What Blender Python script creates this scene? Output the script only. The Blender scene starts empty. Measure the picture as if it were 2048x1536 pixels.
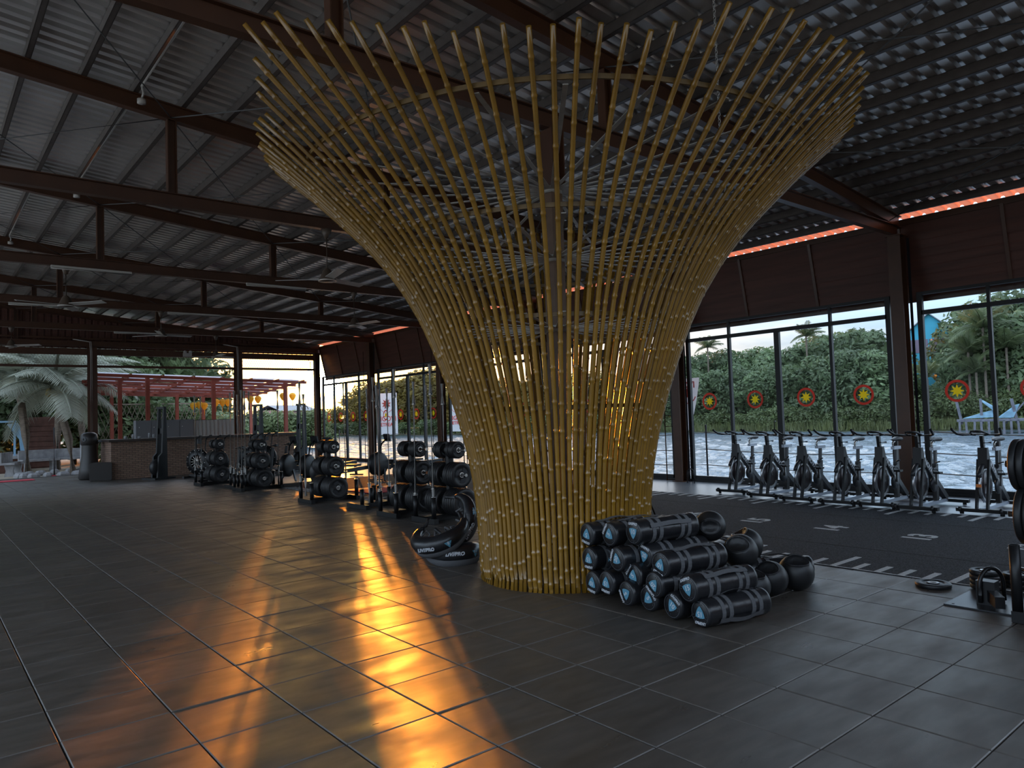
import bpy, math, random
from mathutils import Vector, Matrix
random.seed(7)
R = math.radians
PI = math.pi
scene = bpy.context.scene
COL = scene.collection

# ------------------------------------------------------------------ camera
CAM = Vector((-0.5496, -4.1528, 1.4951))
YAW, PITCH, ROLL, FPX = 0.877953696, 0.0431693352, -0.0333696669, 1447.7273
_fw = Vector((math.cos(YAW)*math.cos(PITCH), math.sin(YAW)*math.cos(PITCH), math.sin(PITCH)))
_r = _fw.cross(Vector((0, 0, 1))).normalized(); _u = _r.cross(_fw)
_r2 = _r*math.cos(ROLL)+_u*math.sin(ROLL); _u2 = -_r*math.sin(ROLL)+_u*math.cos(ROLL)
cam = bpy.data.cameras.new('camera'); camo = bpy.data.objects.new('camera', cam); COL.objects.link(camo)
cam.sensor_width = 36; cam.lens = FPX/2048*36; cam.clip_end = 600; cam.clip_start = 0.05
m3 = Matrix((_r2, _u2, -_fw)).transposed()
camo.matrix_world = Matrix.Translation(CAM) @ m3.to_4x4()
scene.camera = camo

def ray(px, py): return _fw + _r2*((px-1024)/FPX) + _u2*((768-py)/FPX)
def on_x(px, py, X): d = ray(px, py); return CAM + d*((X-CAM.x)/d.x)
def on_y(px, py, Y): d = ray(px, py); return CAM + d*((Y-CAM.y)/d.y)
def on_z(px, py, Z=0.0): d = ray(px, py); return CAM + d*((Z-CAM.z)/d.z)
def proj(p):
    d = Vector(p)-CAM; z = d.dot(_fw)
    if z < 0.05: return None
    return (1024+FPX*d.dot(_r2)/z, 768-FPX*d.dot(_u2)/z)
def far_xy(px, depth):
    """ground position at a given depth in front of the camera, in the direction of a pixel column"""
    d = ray(px, 830); return (CAM.x+d.x*depth, CAM.y+d.y*depth)

# ------------------------------------------------------------------ sky, sun, exposure
SUN = Vector((0.42818534, 0.90199137, 0.05539749)).normalized()
world = bpy.data.worlds.new('sky'); scene.world = world; world.use_nodes = True
nt = world.node_tree; nt.nodes.clear()
def N(t, **k):
    n = nt.nodes.new(t)
    for a, b in k.items(): setattr(n, a, b)
    return n
def L(a, b): nt.links.new(a, b)
tc = N('ShaderNodeTexCoord')
sep = N('ShaderNodeSeparateXYZ'); L(tc.outputs['Generated'], sep.inputs[0])
elev = N('ShaderNodeMapRange'); L(sep.outputs['Z'], elev.inputs['Value'])
elev.inputs['From Min'].default_value = 0.0; elev.inputs['From Max'].default_value = 0.7
grad = N('ShaderNodeValToRGB'); L(elev.outputs[0], grad.inputs[0])
cr = grad.color_ramp; cr.elements[0].position = 0.0; cr.elements[0].color = (0.45, 0.60, 0.72, 1)
cr.elements[1].position = 1.0; cr.elements[1].color = (0.24, 0.38, 0.60, 1)
e = cr.elements.new(0.25); e.color = (0.40, 0.58, 0.80, 1)
mp = N('ShaderNodeMapping'); L(tc.outputs['Generated'], mp.inputs[0]); mp.inputs['Scale'].default_value = (2.4, 2.4, 8.5)
cn = N('ShaderNodeTexNoise'); L(mp.outputs[0], cn.inputs['Vector']); cn.inputs['Scale'].default_value = 2.1
cn.inputs['Detail'].default_value = 7; cn.inputs['Roughness'].default_value = 0.55
cramp = N('ShaderNodeValToRGB'); L(cn.outputs['Fac'], cramp.inputs[0])
cramp.color_ramp.elements[0].position = 0.44; cramp.color_ramp.elements[1].position = 0.66
cmix = N('ShaderNodeMixRGB'); L(cramp.outputs[0], cmix.inputs[0]); L(grad.outputs[0], cmix.inputs[1])
cmix.inputs[2].default_value = (0.86, 0.90, 0.93, 1)
hz = N('ShaderNodeMapRange'); L(sep.outputs['Z'], hz.inputs['Value'])
hz.inputs['From Min'].default_value = 0.08; hz.inputs['From Max'].default_value = 0.21; hz.inputs['To Min'].default_value = 0.40; hz.inputs['To Max'].default_value = 1.08
hs = N('ShaderNodeVectorMath', operation='SCALE'); L(cmix.outputs[0], hs.inputs[0]); L(hz.outputs[0], hs.inputs['Scale'])
dot = N('ShaderNodeVectorMath', operation='DOT_PRODUCT'); L(tc.outputs['Generated'], dot.inputs[0]); dot.inputs[1].default_value = SUN
mx = N('ShaderNodeMath', operation='MAXIMUM'); L(dot.outputs['Value'], mx.inputs[0]); mx.inputs[1].default_value = 0.0
pk = N('ShaderNodeMath', operation='POWER'); L(mx.outputs[0], pk.inputs[0]); pk.inputs[1].default_value = 14
km = N('ShaderNodeMath', operation='MULTIPLY_ADD'); L(pk.outputs[0], km.inputs[0]); km.inputs[1].default_value = -0.88; km.inputs[2].default_value = 1.0
dm = N('ShaderNodeVectorMath', operation='SCALE'); L(hs.outputs[0], dm.inputs[0]); L(km.outputs[0], dm.inputs['Scale'])
last = dm.outputs[0]
for power, colr, k in ((12, (1.0, 0.60, 0.28), 0.85), (40, (1.0, 0.54, 0.12), 1.5), (600, (1.0, 0.50, 0.06), 3.6), (12000, (1.0, 0.62, 0.16), 260.0)):
    pw = N('ShaderNodeMath', operation='POWER'); L(mx.outputs[0], pw.inputs[0]); pw.inputs[1].default_value = power
    sc_ = N('ShaderNodeMixRGB', blend_type='MULTIPLY'); sc_.inputs[0].default_value = 1
    L(pw.outputs[0], sc_.inputs[1]); sc_.inputs[2].default_value = (colr[0]*k, colr[1]*k, colr[2]*k, 1)
    ad = N('ShaderNodeMixRGB', blend_type='ADD'); ad.inputs[0].default_value = 1
    L(last, ad.inputs[1]); L(sc_.outputs[0], ad.inputs[2]); last = ad.outputs[0]
bg = N('ShaderNodeBackground'); L(last, bg.inputs[0]); bg.inputs[1].default_value = 1.4
wo = N('ShaderNodeOutputWorld'); L(bg.outputs[0], wo.inputs[0])

sl = bpy.data.lights.new('sun', 'SUN'); slo = bpy.data.objects.new('sun', sl); COL.objects.link(slo)
sl.energy = 1.6; sl.angle = R(0.9); sl.color = (1.0, 0.27, 0.02)
slo.rotation_euler = (-SUN).to_track_quat('-Z', 'Y').to_euler(); slo.location = (30, 60, 12)

vs = scene.view_settings
vs.view_transform = 'Standard'; vs.look = 'None'; vs.gamma = 1.0; vs.use_curve_mapping = False
vs.exposure = 1.10
cy = scene.cycles
cy.use_denoising = True
cy.use_adaptive_sampling = True; cy.adaptive_threshold = 0.025
cy.max_bounces = 6; cy.diffuse_bounces = 4; cy.glossy_bounces = 3; cy.transmission_bounces = 3; cy.transparent_max_bounces = 16
cy.caustics_reflective = False; cy.caustics_refractive = False
cy.sample_clamp_indirect = 6.0

# ------------------------------------------------------------------ materials
MATS = {}
def mat(name, color, rough=0.6, metal=0.0, var=0.0, nscale=8.0, bump=0.0, bscale=40.0, spec=0.5, objvar=0.0, stretch=None, coord='Object'):
    m = bpy.data.materials.new(name); m.use_nodes = True
    t = m.node_tree; b = t.nodes['Principled BSDF']
    b.inputs['Base Color'].default_value = (*color, 1); b.inputs['Roughness'].default_value = rough
    b.inputs['Metallic'].default_value = metal; b.inputs['Specular IOR Level'].default_value = spec
    tcn = t.nodes.new('ShaderNodeTexCoord'); vec = tcn.outputs[coord]
    if stretch:
        mpn = t.nodes.new('ShaderNodeMapping'); mpn.inputs['Scale'].default_value = stretch
        t.links.new(vec, mpn.inputs[0]); vec = mpn.outputs[0]
    src = None
    if var > 0:
        n = t.nodes.new('ShaderNodeTexNoise'); n.inputs['Scale'].default_value = nscale; n.inputs['Detail'].default_value = 5
        t.links.new(vec, n.inputs['Vector'])
        mr = t.nodes.new('ShaderNodeMapRange'); t.links.new(n.outputs['Fac'], mr.inputs[0])
        mr.inputs['From Min'].default_value = 0.3; mr.inputs['From Max'].default_value = 0.7
        mr.inputs['To Min'].default_value = 1-var; mr.inputs['To Max'].default_value = 1+var
        src = mr.outputs[0]
    if objvar > 0:
        oi = t.nodes.new('ShaderNodeObjectInfo')
        m2 = t.nodes.new('ShaderNodeMapRange'); t.links.new(oi.outputs['Random'], m2.inputs[0])
        m2.inputs['To Min'].default_value = 1-objvar; m2.inputs['To Max'].default_value = 1+objvar
        if src is None: src = m2.outputs[0]
        else:
            mu = t.nodes.new('ShaderNodeMath'); mu.operation = 'MULTIPLY'
            t.links.new(src, mu.inputs[0]); t.links.new(m2.outputs[0], mu.inputs[1]); src = mu.outputs[0]
    if src is not None:
        vm = t.nodes.new('ShaderNodeVectorMath'); vm.operation = 'SCALE'
        vm.inputs[0].default_value = color; t.links.new(src, vm.inputs['Scale'])
        t.links.new(vm.outputs[0], b.inputs['Base Color'])
    if bump > 0:
        n2 = t.nodes.new('ShaderNodeTexNoise'); n2.inputs['Scale'].default_value = bscale; n2.inputs['Detail'].default_value = 4
        t.links.new(vec, n2.inputs['Vector'])
        bp = t.nodes.new('ShaderNodeBump'); bp.inputs['Strength'].default_value = bump; bp.inputs['Distance'].default_value = 0.01
        t.links.new(n2.outputs['Fac'], bp.inputs['Height']); t.links.new(bp.outputs[0], b.inputs['Normal'])
    MATS[name] = m
    return m
def leafmat(name, color, trans=0.35, objvar=0.25):
    m = mat(name, color, 0.55, var=0.45, nscale=1.2, objvar=objvar)
    t = m.node_tree; b = t.nodes['Principled BSDF']; out = t.nodes['Material Output']
    tr = t.nodes.new('ShaderNodeBsdfTranslucent'); mixs = t.nodes.new('ShaderNodeMixShader'); mixs.inputs[0].default_value = trans
    if b.inputs['Base Color'].is_linked: t.links.new(b.inputs['Base Color'].links[0].from_socket, tr.inputs[0])
    else: tr.inputs[0].default_value = (*color, 1)
    t.links.new(b.outputs[0], mixs.inputs[1]); t.links.new(tr.outputs[0], mixs.inputs[2]); t.links.new(mixs.outputs[0], out.inputs[0])
    return m

M_tile = mat('rubber_tile', (0.078, 0.064, 0.053), 0.52, var=0.28, nscale=3.0, bump=0.25, bscale=160, objvar=0.13, stretch=(1, 5, 1), coord='Object')
# scuffed streaks change the gloss of the tiles
_t = M_tile.node_tree; _n = _t.nodes.new('ShaderNodeTexNoise'); _n.inputs['Scale'].default_value = 2.2; _n.inputs['Detail'].default_value = 6
_g = _t.nodes.new('ShaderNodeNewGeometry'); _mp = _t.nodes.new('ShaderNodeMapping'); _mp.inputs['Scale'].default_value = (0.9, 2.4, 1)
_t.links.new(_g.outputs['Position'], _mp.inputs[0]); _t.links.new(_mp.outputs[0], _n.inputs['Vector'])
_mr = _t.nodes.new('ShaderNodeMapRange'); _mr.inputs['From Min'].default_value = 0.3; _mr.inputs['From Max'].default_value = 0.7
_mr.inputs['To Min'].default_value = 0.27; _mr.inputs['To Max'].default_value = 0.55
_t.links.new(_n.outputs['Fac'], _mr.inputs[0]); _t.links.new(_mr.outputs[0], _t.nodes['Principled BSDF'].inputs['Roughness'])
M_tile.node_tree.nodes['Principled BSDF'].inputs['IOR'].default_value = 1.95
M_grout = mat('joint_dark', (0.015, 0.014, 0.013), 0.9)
M_slab = mat('grey_floor', (0.16, 0.165, 0.18), 0.32, var=0.15, nscale=2.0)
M_turf = mat('turf', (0.05, 0.051, 0.056), 0.9, var=0.9, nscale=90, bump=0.9, bscale=300, spec=0.2)
M_turfmark = mat('turf_mark', (0.55, 0.55, 0.55), 0.95, var=0.25, nscale=90, bump=0.6, bscale=250)
M_seam = mat('turf_seam', (0.006, 0.006, 0.006), 0.95)
M_roof = mat('roof_sheet', (0.66, 0.62, 0.58), 0.30, metal=0.75, var=0.12, nscale=1.5)  # slight warm flare tint from the sun mixed into the sheet colour
M_purlin = mat('purlin_steel', (0.11, 0.09, 0.08), 0.45, metal=0.3, var=0.15)
M_red = mat('oxide_red_steel', (0.080, 0.031, 0.014), 0.40, var=0.18, nscale=3)
M_redp = mat('pergola_red', (0.27, 0.060, 0.035), 0.5, var=0.2, nscale=2)
M_board = mat('shutter_board', (0.095, 0.034, 0.022), 0.5, var=0.25, nscale=3, stretch=(1, 0.3, 4))
M_alu = mat('dark_aluminium', (0.010, 0.010, 0.011), 0.5)
M_bamboo = mat('bamboo', (0.28, 0.14, 0.013), 0.25, var=0.12, nscale=2.5, objvar=0.16, stretch=(3, 3, 1))
M_bamboo.node_tree.nodes['Principled BSDF'].inputs['IOR'].default_value = 1.75
M_bamboo_band = mat('bamboo_band', (0.17, 0.10, 0.03), 0.5, var=0.2)
M_spoke = mat('spoke_steel', (0.52, 0.49, 0.44), 0.45, metal=0.2, var=0.15)
M_post = mat('post_brown', (0.15, 0.085, 0.05), 0.5, var=0.15)
M_black = mat('black_rubber', (0.012, 0.012, 0.013), 0.45, var=0.2, nscale=12)
M_blackvinyl = mat('black_vinyl', (0.014, 0.014, 0.016), 0.30, var=0.2, nscale=9, bump=0.35, bscale=14)
M_capblk = mat('cap_black', (0.010, 0.010, 0.011), 0.5)
M_webbing = mat('webbing', (0.10, 0.10, 0.105), 0.75, bump=0.3, bscale=160)
M_blue = mat('label_blue', (0.11, 0.30, 0.42), 0.5)
M_white = mat('print_white', (0.62, 0.64, 0.68), 0.5)
M_greyprint = mat('print_grey', (0.075, 0.08, 0.09), 0.5)
M_blackmetal = mat('black_metal', (0.012, 0.012, 0.013), 0.38, metal=0.3)
M_chrome = mat('chrome', (0.55, 0.54, 0.52), 0.22, metal=0.95)
M_steel = mat('bar_steel', (0.62, 0.60, 0.57), 0.30, metal=0.55)
M_bikegrey = mat('bike_grey', (0.036, 0.038, 0.043), 0.35, metal=0.3)
M_bikewhite = mat('bike_slider', (0.42, 0.47, 0.55), 0.35, metal=0.3)
M_fly = mat('flywheel_rim', (0.45, 0.46, 0.48), 0.25, metal=0.85)
M_flyd = mat('flywheel_disc', (0.055, 0.042, 0.045), 0.35, metal=0.4)
M_orange = mat('orange_sticker', (0.75, 0.22, 0.05), 0.5)
M_decal_red = mat('decal_red', (0.62, 0.13, 0.09), 0.5)
M_decal_yel = mat('decal_yellow', (0.80, 0.68, 0.05), 0.5)
for _m in (M_decal_red, M_decal_yel):      # thin vinyl film lets daylight through
    t = _m.node_tree; b = t.nodes['Principled BSDF']; tr = t.nodes.new('ShaderNodeBsdfTranslucent'); tr.inputs[0].default_value = b.inputs['Base Color'].default_value
    mm = t.nodes.new('ShaderNodeMixShader'); mm.inputs[0].default_value = 0.6
    t.links.new(b.outputs[0], mm.inputs[1]); t.links.new(tr.outputs[0], mm.inputs[2]); t.links.new(mm.outputs[0], t.nodes['Material Output'].inputs[0])
M_whitecloth = mat('white_cloth', (0.60, 0.60, 0.62), 0.8)
M_redprint = mat('red_print', (0.55, 0.06, 0.05), 0.7)
for _m in (M_whitecloth,):
    t = _m.node_tree; b = t.nodes['Principled BSDF']; tr = t.nodes.new('ShaderNodeBsdfTranslucent'); tr.inputs[0].default_value = (0.6, 0.6, 0.62, 1)
    mm = t.nodes.new('ShaderNodeMixShader'); mm.inputs[0].default_value = 0.4
    t.links.new(b.outputs[0], mm.inputs[1]); t.links.new(tr.outputs[0], mm.inputs[2]); t.links.new(mm.outputs[0], t.nodes['Material Output'].inputs[0])
M_eave = mat('eave_red_sheet', (0.62, 0.14, 0.06), 0.5)
t = M_eave.node_tree; b = t.nodes['Principled BSDF']; tr = t.nodes.new('ShaderNodeBsdfTranslucent'); tr.inputs[0].default_value = (0.85, 0.22, 0.10, 1)
mm = t.nodes.new('ShaderNodeMixShader'); mm.inputs[0].default_value = 0.6
t.links.new(b.outputs[0], mm.inputs[1]); t.links.new(tr.outputs[0], mm.inputs[2]); t.links.new(mm.outputs[0], t.nodes['Material Output'].inputs[0])
M_polycarb = mat('clear_roof_sheet', (0.7, 0.7, 0.72), 0.4)
t = M_polycarb.node_tree; b = t.nodes['Principled BSDF']; tr = t.nodes.new('ShaderNodeBsdfTranslucent'); tr.inputs[0].default_value = (0.75, 0.76, 0.8, 1)
mm = t.nodes.new('ShaderNodeMixShader'); mm.inputs[0].default_value = 0.75
t.links.new(b.outputs[0], mm.inputs[1]); t.links.new(tr.outputs[0], mm.inputs[2]); t.links.new(mm.outputs[0], t.nodes['Material Output'].inputs[0])
# window glass: thin pane, mostly clear with a weak mirror
M_glass = bpy.data.materials.new('window_glass'); M_glass.use_nodes = True
t = M_glass.node_tree; t.nodes.clear()
o_ = t.nodes.new('ShaderNodeOutputMaterial'); g_ = t.nodes.new('ShaderNodeBsdfGlossy'); g_.inputs['Roughness'].default_value = 0.02
tr_ = t.nodes.new('ShaderNodeBsdfTransparent'); tr_.inputs[0].default_value = (0.96, 0.98, 0.98, 1)
fr_ = t.nodes.new('ShaderNodeLayerWeight'); fr_.inputs[0].default_value = 0.5
pw_ = t.nodes.new('ShaderNodeMath'); pw_.operation = 'POWER'; pw_.inputs[1].default_value = 4.0; t.links.new(fr_.outputs['Facing'], pw_.inputs[0])
ml_ = t.nodes.new('ShaderNodeMath'); ml_.operation = 'MULTIPLY_ADD'; ml_.inputs[1].default_value = 0.30; ml_.inputs[2].default_value = 0.004; t.links.new(pw_.outputs[0], ml_.inputs[0])
mx_ = t.nodes.new('ShaderNodeMixShader'); t.links.new(ml_.outputs[0], mx_.inputs[0]); t.links.new(tr_.outputs[0], mx_.inputs[1]); t.links.new(g_.outputs[0], mx_.inputs[2]); t.links.new(mx_.outputs[0], o_.inputs[0])
# water
M_water = bpy.data.materials.new('lake_water'); M_water.use_nodes = True
t = M_water.node_tree; b = t.nodes['Principled BSDF']; b.inputs['Base Color'].default_value = (0.08, 0.11, 0.14, 1); b.inputs['Roughness'].default_value = 0.10
b.inputs['IOR'].default_value = 1.9
g = t.nodes.new('ShaderNodeNewGeometry'); mpn = t.nodes.new('ShaderNodeMapping'); mpn.inputs['Rotation'].default_value = (0, 0, R(20)); mpn.inputs['Scale'].default_value = (5.0, 2.6, 1)
t.links.new(g.outputs['Position'], mpn.inputs[0])
n1 = t.nodes.new('ShaderNodeTexNoise'); n1.inputs['Scale'].default_value = 1.5; n1.inputs['Detail'].default_value = 3; n1.inputs['Roughness'].default_value = 0.6
t.links.new(mpn.outputs[0], n1.inputs['Vector'])
bp = t.nodes.new('ShaderNodeBump'); bp.inputs['Strength'].default_value = 1.0; bp.inputs['Distance'].default_value = 0.10
t.links.new(n1.outputs['Fac'], bp.inputs['Height']); t.links.new(bp.outputs[0], b.inputs['Normal'])
M_bounce = mat('pale_bounce', (0.76, 0.70, 0.62), 0.85, var=0.12, nscale=0.8)  # kept very pale to bounce daylight up under the roof
M_ground = mat('sandy_ground', (0.34, 0.29, 0.22), 0.95, var=0.4, nscale=1.5, bump=0.5, bscale=8)
M_bank = mat('bank_soil', (0.07, 0.08, 0.035), 0.95, var=0.4, nscale=0.6)
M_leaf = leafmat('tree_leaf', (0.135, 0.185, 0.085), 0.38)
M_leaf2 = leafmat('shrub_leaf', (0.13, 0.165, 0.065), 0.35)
M_leaf_backlit = leafmat('backlit_leaf', (0.26, 0.19, 0.05), 0.6)  # gold glow of the low sun behind put into the leaf colour
M_palm = leafmat('palm_leaf', (0.12, 0.15, 0.065), 0.35)
M_palmgrey = leafmat('coconut_frond', (0.36, 0.38, 0.30), 0.35)
M_grass = leafmat('bank_grass', (0.14, 0.155, 0.06), 0.35)
M_trunk = mat('trunk', (0.16, 0.125, 0.095), 0.9, var=0.35, nscale=6, stretch=(1, 1, 6), bump=0.6, bscale=12)
M_turq = mat('turquoise_render', (0.06, 0.42, 0.60), 0.7, var=0.08, nscale=0.6)
M_turqroof = mat('grey_roof', (0.22, 0.25, 0.28), 0.6)
M_mauve = mat('shutter_mauve', (0.22, 0.17, 0.24), 0.7)
M_wood_old = mat('weathered_wood', (0.15, 0.15, 0.18), 0.85, var=0.3, nscale=4)
M_tarp = mat('blue_tarp', (0.15, 0.27, 0.36), 0.7, var=0.3, nscale=3)
M_conc = mat('concrete', (0.30, 0.30, 0.31), 0.85, var=0.25, nscale=5, bump=0.4, bscale=30)
M_paleblue = mat('pale_blue_paint', (0.30, 0.52, 0.72), 0.55)
M_lodge = mat('lodge_brown', (0.12, 0.055, 0.04), 0.8, var=0.3, nscale=4)
M_counter = mat('counter_top', (0.05, 0.035, 0.028), 0.35)
M_board_grey = mat('locker_grey', (0.20, 0.20, 0.21), 0.6)
M_curtain = mat('curtain', (0.48, 0.47, 0.44), 0.85)
M_lantern = leafmat('lantern_silk', (0.78, 0.48, 0.04), 0.5, objvar=0.15)
M_redmat = mat('red_mat', (0.50, 0.03, 0.05), 0.8)
M_pink = mat('pink_wall', (0.50, 0.26, 0.26), 0.8)
M_vinyl_bag = mat('bag_vinyl', (0.03, 0.026, 0.024), 0.38)
M_fanwhite = mat('fan_white', (0.55, 0.52, 0.48), 0.4)
M_fandark = mat('fan_motor', (0.10, 0.07, 0.05), 0.45)
M_cable = mat('cable', (0.12, 0.12, 0.12), 0.6)
M_rope = mat('rope', (0.20, 0.19, 0.18), 0.8)
M_coco = mat('coconut', (0.35, 0.28, 0.10), 0.6)
# brick (far below 10 px each)
M_brick = bpy.data.materials.new('brickwork'); M_brick.use_nodes = True
t = M_brick.node_tree; b = t.nodes['Principled BSDF']; b.inputs['Roughness'].default_value = 0.85
bt = t.nodes.new('ShaderNodeTexBrick'); tcn = t.nodes.new('ShaderNodeTexCoord'); mpn = t.nodes.new('ShaderNodeMapping')
sx = t.nodes.new('ShaderNodeSeparateXYZ'); cx = t.nodes.new('ShaderNodeCombineXYZ'); adn = t.nodes.new('ShaderNodeMath'); adn.operation = 'ADD'
t.links.new(tcn.outputs['Object'], sx.inputs[0]); t.links.new(sx.outputs[0], adn.inputs[0]); t.links.new(sx.outputs[1], adn.inputs[1])
t.links.new(adn.outputs[0], cx.inputs[0]); t.links.new(sx.outputs[2], cx.inputs[1]); t.links.new(cx.outputs[0], bt.inputs['Vector'])
bt.inputs['Scale'].default_value = 1; bt.inputs['Brick Width'].default_value = 0.16; bt.inputs['Row Height'].default_value = 0.055; bt.inputs['Mortar Size'].default_value = 0.006
bt.inputs['Color1'].default_value = (0.24, 0.145, 0.10, 1); bt.inputs['Color2'].default_value = (0.33, 0.21, 0.15, 1); bt.inputs['Mortar'].default_value = (0.08, 0.06, 0.05, 1)
t.links.new(bt.outputs['Color'], b.inputs['Base Color'])
bpn = t.nodes.new('ShaderNodeBump'); bpn.invert = True; bpn.inputs['Distance'].default_value = 0.01; t.links.new(bt.outputs['Fac'], bpn.inputs['Height']); t.links.new(bpn.outputs[0], b.inputs['Normal'])

# ------------------------------------------------------------------ mesh helpers
def basis(d):
    d = Vector(d).normalized(); a = Vector((0, 0, 1)) if abs(d.z) < 0.95 else Vector((1, 0, 0))
    x = d.cross(a).normalized(); y = x.cross(d).normalized(); return d, x, y
class MB:
    def __init__(s): s.v = []; s.f = []; s.sm = []
    def add(s, vs, fs, smooth=False):
        o = len(s.v); s.v += [tuple(p) for p in vs]; s.f += [tuple(i+o for i in f) for f in fs]; s.sm += [smooth]*len(fs); return s
    def box(s, c, size, rot=None):
        hx, hy, hz = size[0]/2, size[1]/2, size[2]/2
        P = [Vector((sx*hx, sy*hy, sz*hz)) for sz in (-1, 1) for sy in (-1, 1) for sx in (-1, 1)]
        if rot is not None: P = [rot @ p for p in P]
        c = Vector(c)
        return s.add([p+c for p in P], [(0, 2, 3, 1), (4, 5, 7, 6), (0, 1, 5, 4), (2, 6, 7, 3), (0, 4, 6, 2), (1, 3, 7, 5)])
    def mm(s, a, b): return s.box([(a[i]+b[i])/2 for i in range(3)], [abs(b[i]-a[i]) for i in range(3)])
    def bar(s, a, b, w, h, up=(0, 0, 1)):
        """rectangular bar from a to b; w sideways, h along up"""
        a = Vector(a); b = Vector(b); d = (b-a).normalized(); up = Vector(up)
        if abs(d.dot(up)) > 0.98: up = Vector((1, 0, 0))
        x = d.cross(up).normalized(); y = x.cross(d).normalized()
        P = [p+x*(sx*w/2)+y*(sy*h/2) for p in (a, b) for sy in (-1, 1) for sx in (-1, 1)]
        return s.add(P, [(0, 1, 3, 2), (4, 6, 7, 5), (0, 4, 5, 1), (2, 3, 7, 6), (0, 2, 6, 4), (1, 5, 7, 3)])
    def tube(s, pts, rad, n=8, caps=True, flat=1.0, closed=False):
        pts = [Vector(p) for p in pts]; m = len(pts)
        rr = rad if isinstance(rad, (list, tuple)) else [rad]*m
        V = []; px = None
        for i, p in enumerate(pts):
            if closed: d = pts[(i+1) % m]-pts[i-1]
            else: d = (pts[min(i+1, m-1)]-pts[max(i-1, 0)])
            d = d.normalized()
            if px is None: _, x, y = basis(d)
            else:
                x = (px-d*px.dot(d)); x = x.normalized() if x.length > 1e-6 else basis(d)[1]; y = d.cross(x).normalized()
            px = x
            for k in range(n):
                a = 2*PI*k/n; V.append(p+x*(math.cos(a)*rr[i])+y*(math.sin(a)*rr[i]*flat))
        F = []
        for i in range(m if closed else m-1):
            j = (i+1) % m
            for k in range(n):
                k2 = (k+1) % n; F.append((i*n+k, i*n+k2, j*n+k2, j*n+k))
        o = len(s.v); s.add(V, F, True)
        if caps and not closed:
            s.f.append(tuple(o+k for k in range(n))[::-1]); s.sm.append(False)
            s.f.append(tuple(o+(m-1)*n+k for k in range(n))); s.sm.append(False)
        return s
    def cyl(s, a, b, r, r2=None, n=12): return s.tube([a, b], [r, r if r2 is None else r2], n)
    def lathe(s, prof, o=(0, 0, 0), d=(0, 0, 1), n=16, smooth=True):
        """prof: list of (radius, height along d)"""
        d, x, y = basis(d); o = Vector(o); V = []
        for r_, h in prof:
            for k in range(n):
                a = 2*PI*k/n; V.append(o+d*h+(x*math.cos(a)+y*math.sin(a))*r_)
        F = [(i*n+k, i*n+(k+1) % n, (i+1)*n+(k+1) % n, (i+1)*n+k) for i in range(len(prof)-1) for k in range(n)]
        return s.add(V, F, smooth)
    def prism(s, poly, o, ux, uy, th):
        """extrude a 2d polygon, drawn in plane (o,ux,uy), by th along ux x uy"""
        o = Vector(o); ux = Vector(ux); uy = Vector(uy); n = ux.cross(uy).normalized(); k = len(poly)
        P = [o+ux*a+uy*b for a, b in poly]; Q = [p+n*th for p in P]
        F = [tuple(range(k))[::-1], tuple(range(k, 2*k))] + [(i, (i+1) % k, k+(i+1) % k, k+i) for i in range(k)]
        return s.add(P+Q, F)
    def ring(s, o, ux, uy, r0, r1, th, n=24):
        o = Vector(o); ux = Vector(ux); uy = Vector(uy); nn = ux.cross(uy).normalized(); V = []
        for k in range(n):
            a = 2*PI*k/n; e = ux*math.cos(a)+uy*math.sin(a)
            V += [o+e*r0, o+e*r1, o+e*r1+nn*th, o+e*r0+nn*th]
        F = []
        for k in range(n):
            a = 4*k; c = 4*((k+1) % n)
            for q in range(4): F.append((a+q, a+(q+1) % 4, c+(q+1) % 4, c+q))
        return s.add(V, F)
    def mesh(s, name, m):
        me = bpy.data.meshes.new(name); me.from_pydata(s.v, [], s.f); me.polygons.foreach_set('use_smooth', s.sm); me.update()
        me.materials.append(m); return me
    def build(s, name, m, parent=None, loc=None):
        return link(name, s.mesh(name, m), parent, loc)
def link(name, me, parent=None, loc=None, rot=None, scale=None):
    o = bpy.data.objects.new(name, me); COL.objects.link(o)
    if parent is not None: o.parent = parent
    if loc is not None: o.location = loc
    if rot is not None: o.rotation_euler = rot
    if scale is not None: o.scale = scale
    return o
def tag(o, label=None, cat=None, group=None, kind=None):
    if label: o['label'] = label
    if cat: o['category'] = cat
    if group: o['group'] = group
    if kind: o['kind'] = kind
    return o
def thing(name, label, cat, loc=(0, 0, 0), rz=0.0, group=None, rot=None):
    o = bpy.data.objects.new(name, None); COL.objects.link(o); o.empty_display_size = 0.1
    o.location = loc; o.rotation_euler = rot if rot is not None else (0, 0, rz)
    return tag(o, label, cat, group)
def copy_tree(o, parent=None, **k):
    c = o.copy(); COL.objects.link(c); c.parent = parent
    for ch in list(o.children): copy_tree(ch, c)
    for a, b_ in k.items():
        if a in ('label', 'group'): c[a] = b_
        else: setattr(c, a, b_)
    return c
_txt = {}
def text_mesh(s, size, m, ext=0.0012, shear=0.0, bold=0.0):
    key = (s, size, m.name, ext, shear, bold)
    if key in _txt: return _txt[key]
    cu = bpy.data.curves.new('t', 'FONT'); cu.body = s; cu.size = size; cu.extrude = ext; cu.align_x = 'CENTER'; cu.align_y = 'CENTER'
    cu.shear = shear; cu.offset = bold; cu.resolution_u = 3
    o = bpy.data.objects.new('t', cu); COL.objects.link(o)
    dg = bpy.context.evaluated_depsgraph_get(); dg.update()
    me = bpy.data.meshes.new_from_object(o.evaluated_get(dg)); me.materials.clear(); me.materials.append(m)
    bpy.data.objects.remove(o); _txt[key] = me
    return me
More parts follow.
